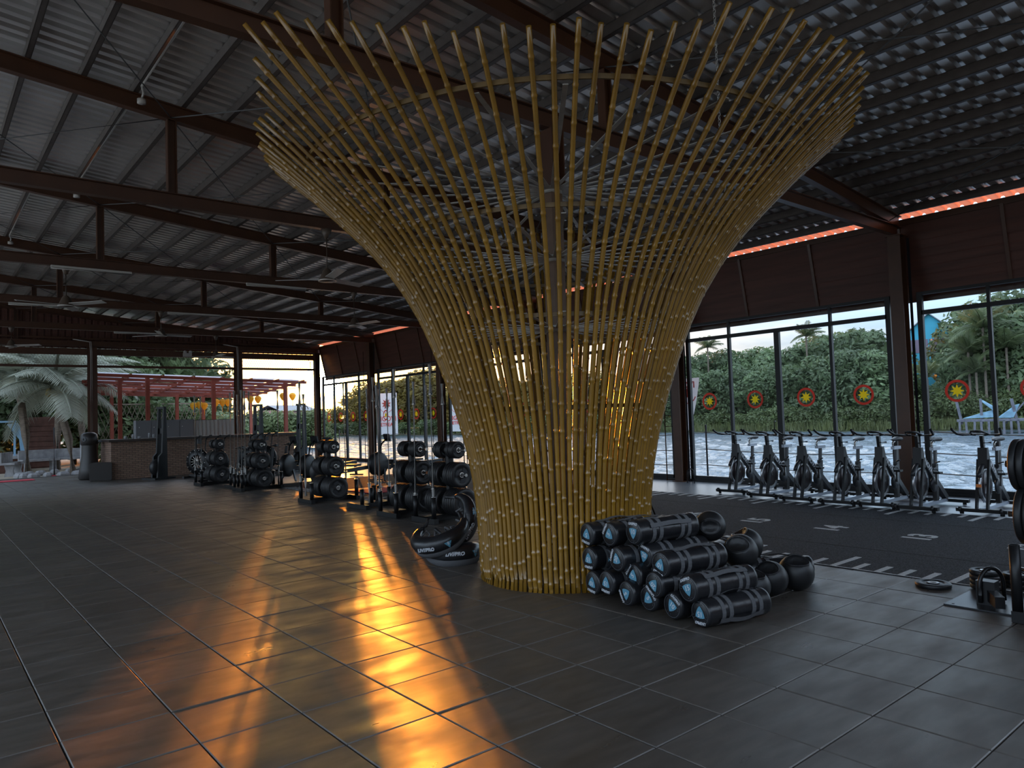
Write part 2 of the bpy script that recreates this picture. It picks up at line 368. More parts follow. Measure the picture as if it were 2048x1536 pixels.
def put_text(name, s, size, m, parent, o, ux, uy, **k):
    """lettering as a thin solid lying in the plane (o, ux, uy)"""
    me = text_mesh(s, size, m, **k); ob = link(name, me, parent)
    ux = Vector(ux).normalized(); uy = Vector(uy).normalized(); n = ux.cross(uy)
    ob.matrix_local = Matrix.Translation(Vector(o)) @ Matrix((ux, uy, n)).transposed().to_4x4()
    return ob
def star_poly(n, r0, r1, a0=PI/2):
    return [((r1 if k % 2 == 0 else r0)*math.cos(a0+PI*k/n), (r1 if k % 2 == 0 else r0)*math.sin(a0+PI*k/n)) for k in range(2*n)]


# ================================================================== SETTING
FRAMES = [-3.62, 0.82, 5.32, 9.76, 14.17, 18.50, 22.90]
RIDGE_X, EAVE_X, Y0, Y1 = -1.2, 12.0, -7.5, 23.6
WEST = -5.6
SLOPE = 0.0945
def z_raf(X): return 4.45+(12.0-X)*SLOPE if X >= RIDGE_X else 4.45+(12.0-RIDGE_X)*SLOPE-(RIDGE_X-X)*SLOPE
Z_TIE = 4.30
# --- floor
fl = MB(); fl.mm((-6.0, -8, -0.20), (6.0, 24.2, -0.012)); fl.mm((6.0, -8, -0.20), (12.35, 24.2, -0.013))
floor = tag(fl.build('floor', M_grout), kind='structure')
s = MB(); s.mm((10.03, -8, -0.013), (12.35, 24.2, 0.0)); s.mm((6.0, 13.2, -0.013), (10.03, 24.2, 0.0))
s.build('smooth_screed', M_slab, floor)
T = 0.5; g_ = 0.0035; bv = 0.004; th = 0.012
def tile_geo(x0, y0, dz=0.0):
    a, b_, c, d = x0+g_, x0+T-g_, y0+g_, y0+T-g_
    V = [(a, c, -th), (b_, c, -th), (b_, d, -th), (a, d, -th), (a, c, dz-bv), (b_, c, dz-bv), (b_, d, dz-bv), (a, d, dz-bv),
         (a+bv, c+bv, dz), (b_-bv, c+bv, dz), (b_-bv, d-bv, dz), (a+bv, d-bv, dz)]
    F = [(8, 9, 10, 11)]
    for k in range(4):
        k2 = (k+1) % 4; F += [(k, k2, 4+k2, 4+k), (4+k, 4+k2, 8+k2, 8+k)]
    return V, F
tiles = []
for i in range(-12, 12):
    for j in range(-16, 47):
        x0, y0 = i*T, j*T
        if x0+T > 6.01: continue
        ps = [proj((x0+a, y0+b_, 0)) for a in (0, T) for b_ in (0, T)]
        area = 0
        if None not in ps:
            xs = [p[0] for p in ps]; ys = [p[1] for p in ps]
            vis = max(xs) > 0 and min(xs) < 2048 and max(ys) > 0 and min(ys) < 1536
            if vis: area = (min(max(xs), 2048)-max(min(xs), 0))*(min(max(ys), 1536)-max(min(ys), 0))
        tiles.append((area, x0, y0))
tiles.sort(reverse=True)
tm = MB(); tm.add(*tile_geo(-T/2, -T/2)); tile_me = tm.mesh('tile', M_tile)
rest = MB()
for k, (area, x0, y0) in enumerate(tiles):
    if k < 300 and area > 0:
        link('tile', tile_me, floor, (x0+T/2, y0+T/2, random.uniform(-0.0012, 0.0012)), (random.uniform(-.0012, .0012), random.uniform(-.0012, .0012), 0))
    else: rest.add(*tile_geo(x0, y0, random.uniform(-0.0015, 0.0010)))
tag(rest.build('far_tiles', M_tile, floor), kind='stuff')
# --- turf lane
tl = thing('turf_lane', 'dark speckled artificial turf sprint lane with white distance marks beside the windows', 'turf lane', (6.0, -8, 0))
b = MB(); b.mm((0, 0, -0.012), (4.03, 21.2, 0.006)); b.build('turf', M_turf, tl)
for X in (7.01, 9.03):
    b = MB(); b.mm((X-6.0-.012, 0, 0.004), (X-6.0+.012, 21.2, 0.0075)); b.build('seam', M_seam, tl)
b = MB(); b.mm((0, 0, 0.004), (0.018, 21.2, 0.008)); b.build('edge_line', M_turfmark, tl)
b = MB(); b.mm((4.01, 0, 0.004), (4.03, 21.2, 0.008)); b.build('edge_line', M_turfmark, tl)
def tick_mesh(lx):
    b = MB(); b.mm((0, -0.028, 0), (lx, 0.028, 0.003)); return b.mesh('tick_mark', M_turfmark)
tS, tL = tick_mesh(0.29), tick_mesh(0.54)
for k in range(-12, 60):
    y = 0.2+0.2*k; long_ = (k % 5 == 0)
    if y > 13: continue
    ln = 0.54 if long_ else 0.29
    link('tick_mark', tL if long_ else tS, tl, (0.0, y+8, 0.0055))
    link('tick_mark', tL if long_ else tS, tl, (4.03-ln, y+8, 0.0055))
for k, num in enumerate(('16', '15', '14', '13', '12')):
    put_text('distance_number', num, 0.40, M_turfmark, tl, (8.0-6.0, 2.22-1.01*k+8, 0.007), (1, 0, 0), (0, 1, 0), ext=0.001, bold=0.012)

# --- roof: ribbed sheet, two slopes
def rib_sheet(x0, x1, ya, yb, zf, nx=1, pitch=0.19, h=0.038):
    b = MB(); prof = []
    y = ya
    while y < yb:
        prof += [(y, 0.0), (y+0.105, 0.0), (y+0.125, h), (y+0.168, h)]; y += pitch
    prof.append((y, 0.0)); V = []; n = len(prof)
    for q in range(nx+1):
        X = x0+(x1-x0)*q/nx
        for (yy, hh) in prof: V.append((X, yy, zf(X)+hh))
    F = [(q*n+k, q*n+k+1, (q+1)*n+k+1, (q+1)*n+k) for q in range(nx) for k in range(n-1)]
    b.add(V, F); return b
z_sheet = lambda X: z_raf(X)+0.22
b = rib_sheet(RIDGE_X, 12.02, Y0, Y1, z_sheet)
o = len(b.v); c = rib_sheet(WEST, RIDGE_X, Y0, Y1, z_sheet); b.add(c.v, c.f)
ceiling = tag(b.build('ceiling', M_roof), kind='structure')
pm = MB(); pm.mm((-0.028, Y0, -0.005), (0.028, Y1, 0.0)); pm.mm((-0.028, Y0, -0.115), (-0.020, Y1, 0.0)); pm.mm((-0.028, Y0, -0.115), (0.030, Y1, -0.108)); pm.mm((0.022, Y0, -0.115), (0.030, Y1, -0.09))
pur_me = pm.mesh('purlin', M_purlin)
X = 11.88
while X > WEST+.1:
    link('purlin', pur_me, ceiling, (X, 0, z_sheet(X)-0.001)); X -= 0.545
# red eave sheet beyond the wall line
b = rib_sheet(12.02, 12.55, Y0, Y1, z_sheet); tag(b.build('trim_1', M_eave), kind='structure')

# --- steel columns along the window wall
def ibeam_pts(w, h, tf, tw):
    return [(-w/2, -h/2), (w/2, -h/2), (w/2, -h/2+tf), (tw/2, -h/2+tf), (tw/2, h/2-tf), (w/2, h/2-tf), (w/2, h/2), (-w/2, h/2), (-w/2, h/2-tf), (-tw/2, h/2-tf), (-tw/2, -h/2+tf), (-w/2, -h/2+tf)]
def ibeam(b, A, B, w, h, tf=0.012, tw=0.010, up=(0, 0, 1)):
    A = Vector(A); B = Vector(B); d = (B-A).normalized(); up = Vector(up)
    x = d.cross(up).normalized(); y = x.cross(d).normalized(); pts = ibeam_pts(w, h, tf, tw); k = len(pts)
    P = [q+x*a+y*c for q in (A, B) for a, c in pts]
    b.add(P, [(i, (i+1) % k, k+(i+1) % k, k+i) for i in range(k)])
    for base in (0, k): b.add([P[base+i] for i in (0, 1, 2, 11)], [(0, 1, 2, 3)]); b.add([P[base+i] for i in (8, 5, 6, 7)], [(0, 1, 2, 3)]); b.add([P[base+i] for i in (10, 3, 4, 9)], [(0, 1, 2, 3)])
ordn = ['southernmost', 'nearest', 'second', 'third', 'fourth', 'fifth', 'corner']
colnames = ['dark red steel column right of the last window bay in view', 'dark red steel column between the spin bikes and the turquoise house view',
            'dark red steel column just right of the bamboo funnel', 'dark red steel column hidden behind the bamboo funnel',
            'red steel column just left of the bamboo funnel beside the weight racks', 'red steel column between the two sunlit window bays', 'red steel corner column in front of the setting sun']
for k, Y in enumerate(FRAMES):
    t_ = thing('steel_column', colnames[k], 'column', (11.84, Y, 0), group='wall columns')
    b = MB(); ibeam(b, (0, 0, 0), (0, 0, 4.22), 0.20, 0.20, up=(1, 0, 0)); b.build('shaft', M_red, t_)
    b = MB(); b.mm((-0.14, -0.14, 0), (0.14, 0.14, 0.015)); b.build('base_plate', M_red, t_)
    b = MB(); b.mm((-0.13, -0.13, 4.20), (0.13, 0.13, 4.22)); b.build('cap_plate', M_red, t_)
    # ladder-like rail beside the column
    b = MB(); b.cyl((-0.14, 0.27, 0.02), (-0.14, 0.27, 3.9), 0.014, n=6)
    for z in (0.03, 1.15, 2.1, 3.05): b.cyl((-0.14, 0.27, z), (-0.06, 0.05, z), 0.012, n=6)
    if k != 1: b.build('side_rail', M_red, t_)
    if k < len(FRAMES):
        b = MB(); b.cyl((0.05, -0.16, 0.0), (0.05, -0.16, 4.15), 0.022, n=8); b.build('downpipe', M_bikegrey, t_)

# --- trusses
tr_lab = ['first roof truss, behind the camera side of the bamboo', 'red steel roof truss directly above the bamboo funnel', 'red steel roof truss carrying the nearest ceiling fan',
          'red steel roof truss above the far side of the bamboo', 'red steel roof truss above the middle weight racks', 'red steel roof truss above the rowing machines', 'red steel roof truss at the open end wall']
for k, Y in enumerate(FRAMES):
    t_ = thing('roof_truss', tr_lab[k], 'truss', (11.8, Y, 4.22), group='roof trusses')
    ox = Vector((11.8, Y, 4.22))
    b = MB(); ibeam(b, (0.1, 0, Z_TIE-4.22), (WEST+.2-11.8, 0, Z_TIE-4.22), 0.10, 0.17); b.build('bottom_chord', M_red, t_)
    b = MB(); ibeam(b, (0.18, 0, z_raf(11.98)-4.22), (RIDGE_X-11.8, 0, z_raf(RIDGE_X)-4.22), 0.10, 0.20)
    b.build('top_chord', M_red, t_)
    b = MB(); ibeam(b, (RIDGE_X-11.8, 0, z_raf(RIDGE_X)-4.22), (WEST+.2-11.8, 0, z_raf(WEST+.2)-4.22), 0.10, 0.20); b.build('top_chord', M_red, t_)
    for X in (8.0, 4.95, 1.93, -1.1):
        b = MB(); ibeam(b, (X-11.8, 0, Z_TIE-4.22+.08), (X-11.8, 0, z_raf(X)-4.22-.10), 0.10, 0.11, up=(1, 0, 0)); b.build('king_post', M_red, t_)
# --- roof cross bracing rods
bays_txt = ['over the foreground', 'over the bamboo', 'behind the second truss', 'over the plate racks', 'over the rowing machines', 'over the brick bar']
pan_txt = ['beside the window wall', 'one panel from the windows', 'in mid hall', 'at the left']
for k in range(len(FRAMES)-1):
    for q, (xa, xb) in enumerate(((11.6, 8.0), (8.0, 4.95), (4.95, 1.93), (1.93, -1.1))):
        if k == 0 and xa < 8: continue
        for fl_ in (0, 1):
            a = Vector((xa, FRAMES[k+fl_], z_raf(xa)-0.06)); c = Vector((xb, FRAMES[k+1-fl_], z_raf(xb)-0.06))
            b = MB(); b.tube([(0, 0, 0), (c-a)*0.5+Vector((0, 0, -0.03)), c-a], 0.008, 6)
            tag(b.build('brace_rod', M_cable, None, a), 'thin %s roof bracing rod %s, %s' % (('left-leaning', 'right-leaning')[fl_], bays_txt[k], pan_txt[q]), 'brace rod', 'roof bracing rods')

# --- window bays, x = 12
BAYS = [(-3.42, 0.61), (1.03, 5.18), (5.55, 9.56), (9.97, 13.97), (14.37, 18.30), (18.70, 22.72)]
ZT, ZTOP = 2.93, 3.215
bw = MB(); bw.mm((11.94, Y0, 0.0), (12.06, 23.0, 0.05)); wall_right = tag(bw.build('wall_right', M_alu), kind='structure')
for k, (ya, yb) in enumerate(BAYS):
    w = thing('window_%d' % (k+1), None, None, (12.0, ya, 0)); tag(w, kind='structure')
    wd = yb-ya; q = wd/4
    b = MB()
    for y in (0.04, wd-0.04): b.mm((-.035, y-.04, .04), (.035, y+.04, ZTOP+.04))
    b.mm((-.035, 0, .04), (.035, wd, .12)); b.mm((-.03, 0, ZTOP), (.03, wd, ZTOP+.05))
    b.build('frame', M_alu, w)
    b = MB(); b.mm((-.035, .06, ZT-.035), (.035, wd-.06, ZT+.035)); b.build('transom', M_alu, w)
    for j in (1, 2, 3):
        h = .05 if j == 2 else .026
        b = MB(); b.mm((-.035, q*j-h, .1), (.035, q*j+h, ZT-.03)); b.build('mullion', M_alu, w)
        if j != 2: b = MB(); b.mm((-.03, q*j-.022, ZT+.03), (.03, q*j+.022, ZTOP)); b.build('mullion', M_alu, w)
    b = MB(); yh = q*2+.09; b.tube([(-.035, yh, 1.0), (-.09, yh, 1.0), (-.09, yh, 1.22), (-.035, yh, 1.22)], .010, 6); b.build('door_handle', M_blackmetal, w)
    for j in range(4):
        b = MB(); b.mm((-.003, q*j+.03, .11), (.003, q*(j+1)-.03, ZT-.03)); b.build('pane', M_glass, w)
        # sun sticker: red ring with a yellow star
        yc, zc = q*(j+.5), 1.645
        d_ = MB(); d_.ring((-.0045, yc, zc), (0, -1, 0), (0, 0, 1), .134, .174, .001, 32)
        d_ = d_.build('sun_sticker', M_decal_red, w)
        st = MB(); st.prism(star_poly(8, .050, .106), (-.0045, yc, zc), (0, -1, 0), (0, 0, 1), .001); st.build('star', M_decal_yel, d_)
    for (c0, c1) in ((0, 1), (1, 3), (3, 4)):
        b = MB(); b.mm((-.003, q*c0+.03, ZT+.03), (.003, q*c1-.03, ZTOP)); b.build('pane', M_glass, w)
# --- sloping board shutters above the glass
shl = ['right of the last column above the turquoise house', 'above the spin bikes', 'behind the right edge of the bamboo funnel', 'behind the left edge of the bamboo funnel', 'above the window bay left of the bamboo', 'above the setting sun by the corner column']
for k in range(6):
    ya, yb = FRAMES[k]+.03, FRAMES[k+1]+.06
    t_ = thing('awning_shutter', 'dark red lapped board shutter tilted outward ' + shl[k], 'shutter', (12.03, ya, 4.42), group='board shutters')
    wd = yb-ya; top = Vector((0, 0, 0)); bot = Vector((0.26, 0, -1.24)); n = 9
    for j in range(n):
        a = top.lerp(bot, j/n); c = top.lerp(bot, (j+1.12)/n); off = Vector((0.062, 0, 0.014))
        b = MB(); P = [a+Vector((0, .03, 0)), a+Vector((0, wd-.03, 0)), c+Vector((0, wd-.03, 0))-off*.55, c+Vector((0, .03, 0))-off*.55]
        Q = [p+Vector((0.018, 0, 0.006)) for p in P]
        b.add(P+Q, [(0, 1, 2, 3), (7, 6, 5, 4), (0, 4, 5, 1), (1, 5, 6, 2), (2, 6, 7, 3), (3, 7, 4, 0)]); b.build('board', M_board, t_)
    for f in (0.008, 0.34, 0.66, 0.992):
        b = MB(); b.bar((-.035, wd*f, 0), (0.225, wd*f, -1.24), 0.05, 0.035, up=(1, 0, .3)); b.build('batten', M_red, t_)
    b = MB(); b.bar((0.22, 0, -1.25), (0.22, wd, -1.25), 0.05, 0.06); b.build('bottom_rail', M_red, t_)
    b = MB(); b.bar((0.0, 0, 0.03), (0.0, wd, 0.03), 0.06, 0.10); b.build('top_rail', M_red, t_)

# --- unseen wall added behind the camera to hold back daylight
b = MB(); b.mm((WEST, Y0-.1, -.2), (12.0, Y0, 2.3)); tag(b.build('wall_front_blocker', M_board), kind='structure')
# --- end wall (open, y = 22.9)
b = MB()
ew = tag(MB().mm((-5.6, 22.86, 3.93), (11.9, 22.98, 4.14)).build('wall_back', M_red), kind='structure')
# ribbed gable cladding with a slit of light below it
gc = MB(); x = -5.6
while x < 11.9:
    z1 = z_raf(x)-.10
    for (xa, xb, dy) in ((x, x+.11, 0), (x+.11, x+.13, 1), (x+.13, x+.17, 2), (x+.17, x+.19, 3)):
        y_a = {0: 23.02, 1: 23.02, 2: 23.05, 3: 23.05}[dy]; y_b = {0: 23.02, 1: 23.05, 2: 23.05, 3: 23.02}[dy]
        za, zb = z_raf(xa)+.06, z_raf(xb)+.06
        gc.add([(xa, y_a, 4.16), (xb, y_b, 4.16), (xb, y_b, zb), (xa, y_a, za)], [(0, 1, 2, 3)])
    x += .19
gc.build('gable_cladding', M_board, ew)
b = MB(); b.mm((-5.6, 22.9, 4.44), (11.9, 22.96, 4.50)); b.build('gable_rail', M_red, ew)
b = MB(); b.mm((-5.6, 22.87, 3.52), (11.8, 22.93, 3.60)); b.build('screen_rail', M_red, ew)
x = -5.6
while x < 11.6:
    b = MB(); b.bar((x, 22.92, 3.93), (x+.35, 22.92, 4.13), .03, .03); b.build('diagonal', M_red, ew); x += .95
# expanded metal screen
mm_ = MB(); x = -1.0; st = .085
zz0, zz1 = 3.60, 3.93
x = -2.0
while x < 11.6:
    mm_.bar((x, 22.905, zz0), (x+(zz1-zz0)*.55, 22.905, zz1), .004, .009, up=(0, 1, 0)); mm_.bar((x+(zz1-zz0)*.55, 22.912, zz0), (x, 22.912, zz1), .004, .009, up=(0, 1, 0)); x += st
tag(mm_.build('metal_mesh', M_red, ew), kind='stuff')
for (X, lab) in ((4.01, 'red steel end wall column with cables beside the tall punching bag'), (8.75, 'red steel end wall column in front of the pergola'), (-0.6, 'red steel end wall column left of the palm view')):
    t_ = thing('end_column', lab, 'column', (X, 22.9, 0))
    b = MB(); ibeam(b, (0, 0, 0), (0, 0, 4.2), 0.26, 0.20, up=(0, 1, 0)); b.build('shaft', M_red, t_)
    b = MB(); b.mm((-.17, -.14, 0), (.17, .14, .015)); b.build('base_plate', M_red, t_)
    for dx in (-.07, -.03):
        b = MB(); b.tube([(dx, -.14, .5), (dx, -.14, 4.0), (dx-.02, -.14, 4.35), (dx-.5, -.14, 4.42)], .012, 6); b.build('conduit', M_fanwhite, t_)

# --- outside ground, lake, far bank
b = MB(); b.mm((-160, 24.2, -.6), (14.2, 200, -.10)); b.mm((-160, -120, -.6), (-30, 24.2, -.10)); b.mm((-30, -120, -.6), (60, -8, -.10))
tag(b.build('ground', M_ground), kind='structure')
rw = random.Random(3); waves = []
for k in range(12):
    lam = rw.uniform(.5, 1.7); a = R(rw.gauss(25, 32)); waves.append((2*PI/lam*math.cos(a), 2*PI/lam*math.sin(a), rw.uniform(0, 6.3), (.021*lam)))
def wz(x, y): return sum(A*math.sin(kx*x+ky*y+ph) for kx, ky, ph, A in waves)
b = MB(); xs = [12.36+.19*k*(1+.0035*k) for k in range(170)]; ys = [-8+.24*k*(1+.0012*k) for k in range(230)]; nY = len(ys)
V = [(x, y, -.6+wz(x, y)*max(.35, 1-(x-12)/90)) for x in xs for y in ys]
b.add(V, [(i*nY+j, (i+1)*nY+j, (i+1)*nY+j+1, i*nY+j+1) for i in range(len(xs)-1) for j in range(nY-1)], True)
xe, ye = xs[-1], ys[-1]
b.add([(xe, -8, -.6), (260, -8, -.6), (260, 240, -.6), (xe, 240, -.6)], [(0, 1, 2, 3)]); b.add([(12.36, ye, -.6), (xe, ye, -.6), (xe, 240, -.6), (12.36, 240, -.6)], [(0, 1, 2, 3)])
tag(b.build('lake', M_water), 'rippled lake water glittering beyond the window wall', 'lake', kind='structure')
b = MB(); b.mm((-30, -8, -.6), (-6.0, 24.2, -.08)); tag(b.build('bounce_ground', M_bounce), kind='structure')  # unseen pale ground added as a reflector to brighten the roof underside
BANK = [(-300, 150), (300, 125), (620, 105), (930, 84), (1400, 65), (1780, 52), (2040, 48), (2400, 45), (3200, 45)]
def bank_depth(px):
    for (a, da), (c, dc) in zip(BANK, BANK[1:]):
        if a <= px <= c: return da+(dc-da)*(px-a)/(c-a)
    return BANK[-1][1]
b = MB(); V = []; K = 0
for px in range(-300, 2701, 50):
    d0 = bank_depth(px)
    for dd, z in ((-1.0, -.75), (0, -.55), (1.2, -.05), (6, .3), (40, .8), (120, 1.5)):
        x, y = far_xy(px, d0+dd); V.append((x, y, z))
    K += 1
b.add(V, [(i*6+j, i*6+j+1, i*6+j+7, i*6+j+6) for i in range(K-1) for j in range(5)])
tag(b.build('far_bank', M_bank), kind='structure')

# ================================================================== BAMBOO FUNNEL
BC = Vector((4.18, 0.85, 0.0))
PROF = [(0.0, .775), (.4, .785), (.75, .808), (1.15, .868), (1.6, .985), (2.1, 1.155), (2.45, 1.305), (2.8, 1.515), (3.1, 1.755), (3.35, 2.005), (3.63, 2.30), (3.8, 2.50), (4.0, 2.74), (4.35, 3.15)]
def prof_r(z):
    # Catmull-Rom through the profile
    n = len(PROF)
    for i in range(n-1):
        z0, r0 = PROF[i]; z1, r1 = PROF[i+1]
        if z <= z1 or i == n-2:
            t_ = (z-z0)/(z1-z0)
            zm, rm = PROF[max(i-1, 0)]; zp, rp = PROF[min(i+2, n-1)]
            m0 = (r1-rm)/(z1-zm)*(z1-z0) if i > 0 else (r1-r0)
            m1 = (rp-r0)/(zp-z0)*(z1-z0) if i+2 < n else (r1-r0)
            return (2*t_**3-3*t_**2+1)*r0+(t_**3-2*t_**2+t_)*m0+(-2*t_**3+3*t_**2)*r1+(t_**3-t_**2)*m1
bam = thing('bamboo_funnel', 'tall flared funnel of golden bamboo poles around a roof column', 'bamboo sculpture', BC)
def pole_mesh(ztip, seed, rad=0.0205):
    rnd = random.Random(seed); samples = []
    # arc length table
    tab = [(0.0, 0.0)]; z = 0.0; s_ = 0.0; dz = 0.02
    while z < ztip:
        r0, r1 = prof_r(z), prof_r(z+dz); s_ += math.hypot(dz, r1-r0); z += dz; tab.append((s_, z))
    total = tab[-1][0]
    def z_at(s):
        for (a, za), (c, zc) in zip(tab, tab[1:]):
            if s <= c: return za+(zc-za)*(s-a)/(c-a)
        return ztip
    nodes = []; s = rnd.uniform(.06, .26)
    while s < total-.03: nodes.append(s); s += rnd.uniform(.19, .28)*(1.0+.35*s/total)
    cuts = [(0.0, 1.0)]
    for nd in nodes: cuts += [(nd-.034, 1.0), (nd-.016, 1.0), (nd-.006, 1.19), (nd+.006, 1.19), (nd+.014, .98), (nd+.034, 1.0)]
    cuts.append((total, .95))
    pts = []; rr = []
    j1, j2 = rnd.uniform(-.008, .008), rnd.uniform(0, 6)
    for s, k in cuts:
        z = z_at(max(s, 0)); r_ = prof_r(z); wob = j1*math.sin(s*1.7+j2)
        pts.append((r_, wob, z)); rr.append(rad*k*(1.0-.10*s/total))
    b = MB(); b.tube(pts, rr, 8); return b.mesh('bamboo_pole', M_bamboo)
NP = 106
cam_az = math.atan2(CAM.y-BC.y, CAM.x-BC.x)
variants = {}
TIPS = [(-181, 3.98), (-90, 3.96), (-67, 3.92), (-55, 3.95), (-48, 4.05), (-44, 4.17), (-36, 4.14), (-27, 4.03), (-20, 3.96), (-12, 3.89), (0, 3.87), (15, 3.86), (20, 3.90), (27, 3.98), (35, 4.0), (64, 4.02), (72, 3.95), (181, 3.98)]
for k in range(NP):
    az = 2*PI*(k+random.uniform(-.09, .09))/NP
    psi = math.degrees((az-cam_az+PI) % (2*PI)-PI)
    zt = random.uniform(-.022, .028)
    for (a0, z0), (a1, z1) in zip(TIPS, TIPS[1:]):
        if a0 <= psi <= a1: zt += z0+(z1-z0)*(psi-a0)/(a1-a0); break
    zq = round(zt*50)/50
    key = (zq, k % 3)
    if key not in variants: variants[key] = pole_mesh(zq, int(zq*1000)+k, random.uniform(.0195, .0225))
    link('bamboo_pole', variants[key], bam, None, (0, 0, az))
def hoop(z, dr, w, h):
    r_ = prof_r(z)-dr; b = MB(); b.ring((0, 0, z-h/2), (1, 0, 0), (0, 1, 0), r_-w, r_, h, 72); return b
for z in (.62, 1.55, 2.28, 3.02, 3.66): hoop(z, .026, .016, .034).build('bamboo_hoop', M_bamboo_band, bam)
for z in (2.30, 2.97, 3.63):
    r_ = prof_r(z)-.04
    b = MB(); b.bar((.08, 0, z), (r_, 0, z), .036, .007); sp = b.mesh('spoke', M_spoke)
    for q in range(24): link('spoke', sp, bam, None, (0, 0, 2*PI*(q+.3)/24))
    b = MB(); b.lathe([(.075, z-.03), (.10, z-.03), (.10, z+.03), (.075, z+.03)], n=16); b.build('hub', M_spoke, bam)
b = MB(); b.mm((-.07, -.07, 0), (.07, .07, 3.66)); b.build('centre_post', M_post, bam)
b = MB(); ibeam(b, (0, -.03, 3.66), (0, -.03, 4.21), .16, .16, up=(1, 0, 0)); b.build('post_head', M_red, bam)

# ================================================================== POWER BAGS
BAG_L, BAG_R = .60, .097
def make_bag(num, label, loc, rot, roll):
    t_ = thing('power_bag', label, 'weight bag', loc, rot=rot, group='black cylindrical weight bags beside the bamboo')
    b = MB(); prof = [(.001, .004), (BAG_R*.86, .002), (BAG_R*.97, .010), (BAG_R, .03), (BAG_R*.97, .05), (BAG_R, .07), (BAG_R*.985, .09)]
    for q in range(1, 12): prof.append((BAG_R*(.985-.035*math.sin(PI*q/12)+.012*math.sin(q*2.3)), .09+q*(BAG_L-.18)/12))
    prof += [(BAG_R*.985, BAG_L-.09), (BAG_R, BAG_L-.07), (BAG_R*.96, BAG_L-.05), (BAG_R, BAG_L-.03), (BAG_R*.95, BAG_L-.008), (BAG_R*.8, BAG_L), (.001, BAG_L)]
    b.lathe(prof, (0, 0, 0), (1, 0, 0), 24); b.build('body', M_blackvinyl, t_)
    # printed cap, facing -x: right = -y, up = z, then rolled
    cr_, sr = math.cos(roll), math.sin(roll); ux = Vector((0, -cr_, sr)); uy = Vector((0, sr, cr_))
    b = MB(); b.ring((-.0005, 0, 0), ux, uy, BAG_R*.80, BAG_R*.83, .001, 28)
    for q in range(3):
        a = PI/2+PI+2*PI*q/3-PI
        a = R(-90)+2*PI*q/3
        d_ = ux*math.cos(a)+uy*math.sin(a); b.bar(Vector((-.0005, 0, 0))+d_*.034, Vector((-.0005, 0, 0))+d_*.080, .002, .001, up=(1, 0, 0))
    for q in range(6):
        a = R(-90)+2*PI*(q//2)/3+(.28 if q % 2 else -.28); d_ = ux*math.cos(a)+uy*math.sin(a)
        b.lathe([(.0032, 0), (.0032, .0012), (.0001, .0012)], Vector((-.0002, 0, 0))+d_*.064, (-1, 0, 0), 6)
    b.build('cap_print', M_greyprint, t_)
    sh = []
    for q in range(3):
        a0 = R(150-120*q); a1 = R(150-120*(q+1))
        for w in range(4):
            f = w/4; x_ = .050*((1-f)*math.cos(a0)+f*math.cos(a1)); y_ = .050*((1-f)*math.sin(a0)+f*math.sin(a1)); bul = 1+.34*math.sin(PI*f)
            sh.append((x_*bul, y_*bul))
    sh = sh[::-1]
    b = MB(); b.prism(sh, (0.0, 0, 0), ux, uy, .0018); b.build('shield', M_blue, t_)
    n_ = ux.cross(uy)
    put_text('weight_number', num, .050, M_white, t_, n_*.0022+uy*.004, ux, uy, ext=.0006, bold=.0009)
    put_text('logo', 'LIV//PRO', .026, M_white, t_, n_*.0012+uy*.064, ux, uy, ext=.0006, shear=.25, bold=.0011)
    for x_ in (.115, .185, .40, .47):
        b = MB(); b.lathe([(BAG_R*.95, x_), (BAG_R*1.012, x_), (BAG_R*1.012, x_+.034), (BAG_R*.95, x_+.034)], (0, 0, 0), (1, 0, 0), 24, smooth=False); b.build('strap', M_webbing, t_)
    for q, a in enumerate((roll+R(60), roll+R(180), roll+R(300))):
        c_, s_ = math.cos(a), math.sin(a); e = Vector((0, s_, c_)); rr = BAG_R+.004
        b = MB(); tang = Vector((0, c_, -s_))
        def strip(pts, w=.034):
            for p, p2 in zip(pts, pts[1:]):
                b.add([Vector(p)-tang*w/2, Vector(p)+tang*w/2, Vector(p2)+tang*w/2, Vector(p2)-tang*w/2], [(0, 1, 2, 3)])
                b.add([Vector(p)-tang*w/2+e*.003, Vector(p)+tang*w/2+e*.003, Vector(p2)+tang*w/2+e*.003, Vector(p2)-tang*w/2+e*.003], [(0, 1, 2, 3)])
        strip([Vector((x_, 0, 0))+e*(rr+h) for x_, h in ((.10, 0), (.15, .001), (.19, .003), (.25, .016), (.31, .020), (.37, .015), (.43, .003), (.47, .001), (.51, 0))])
        b.build('handle', M_webbing, t_)
    return t_
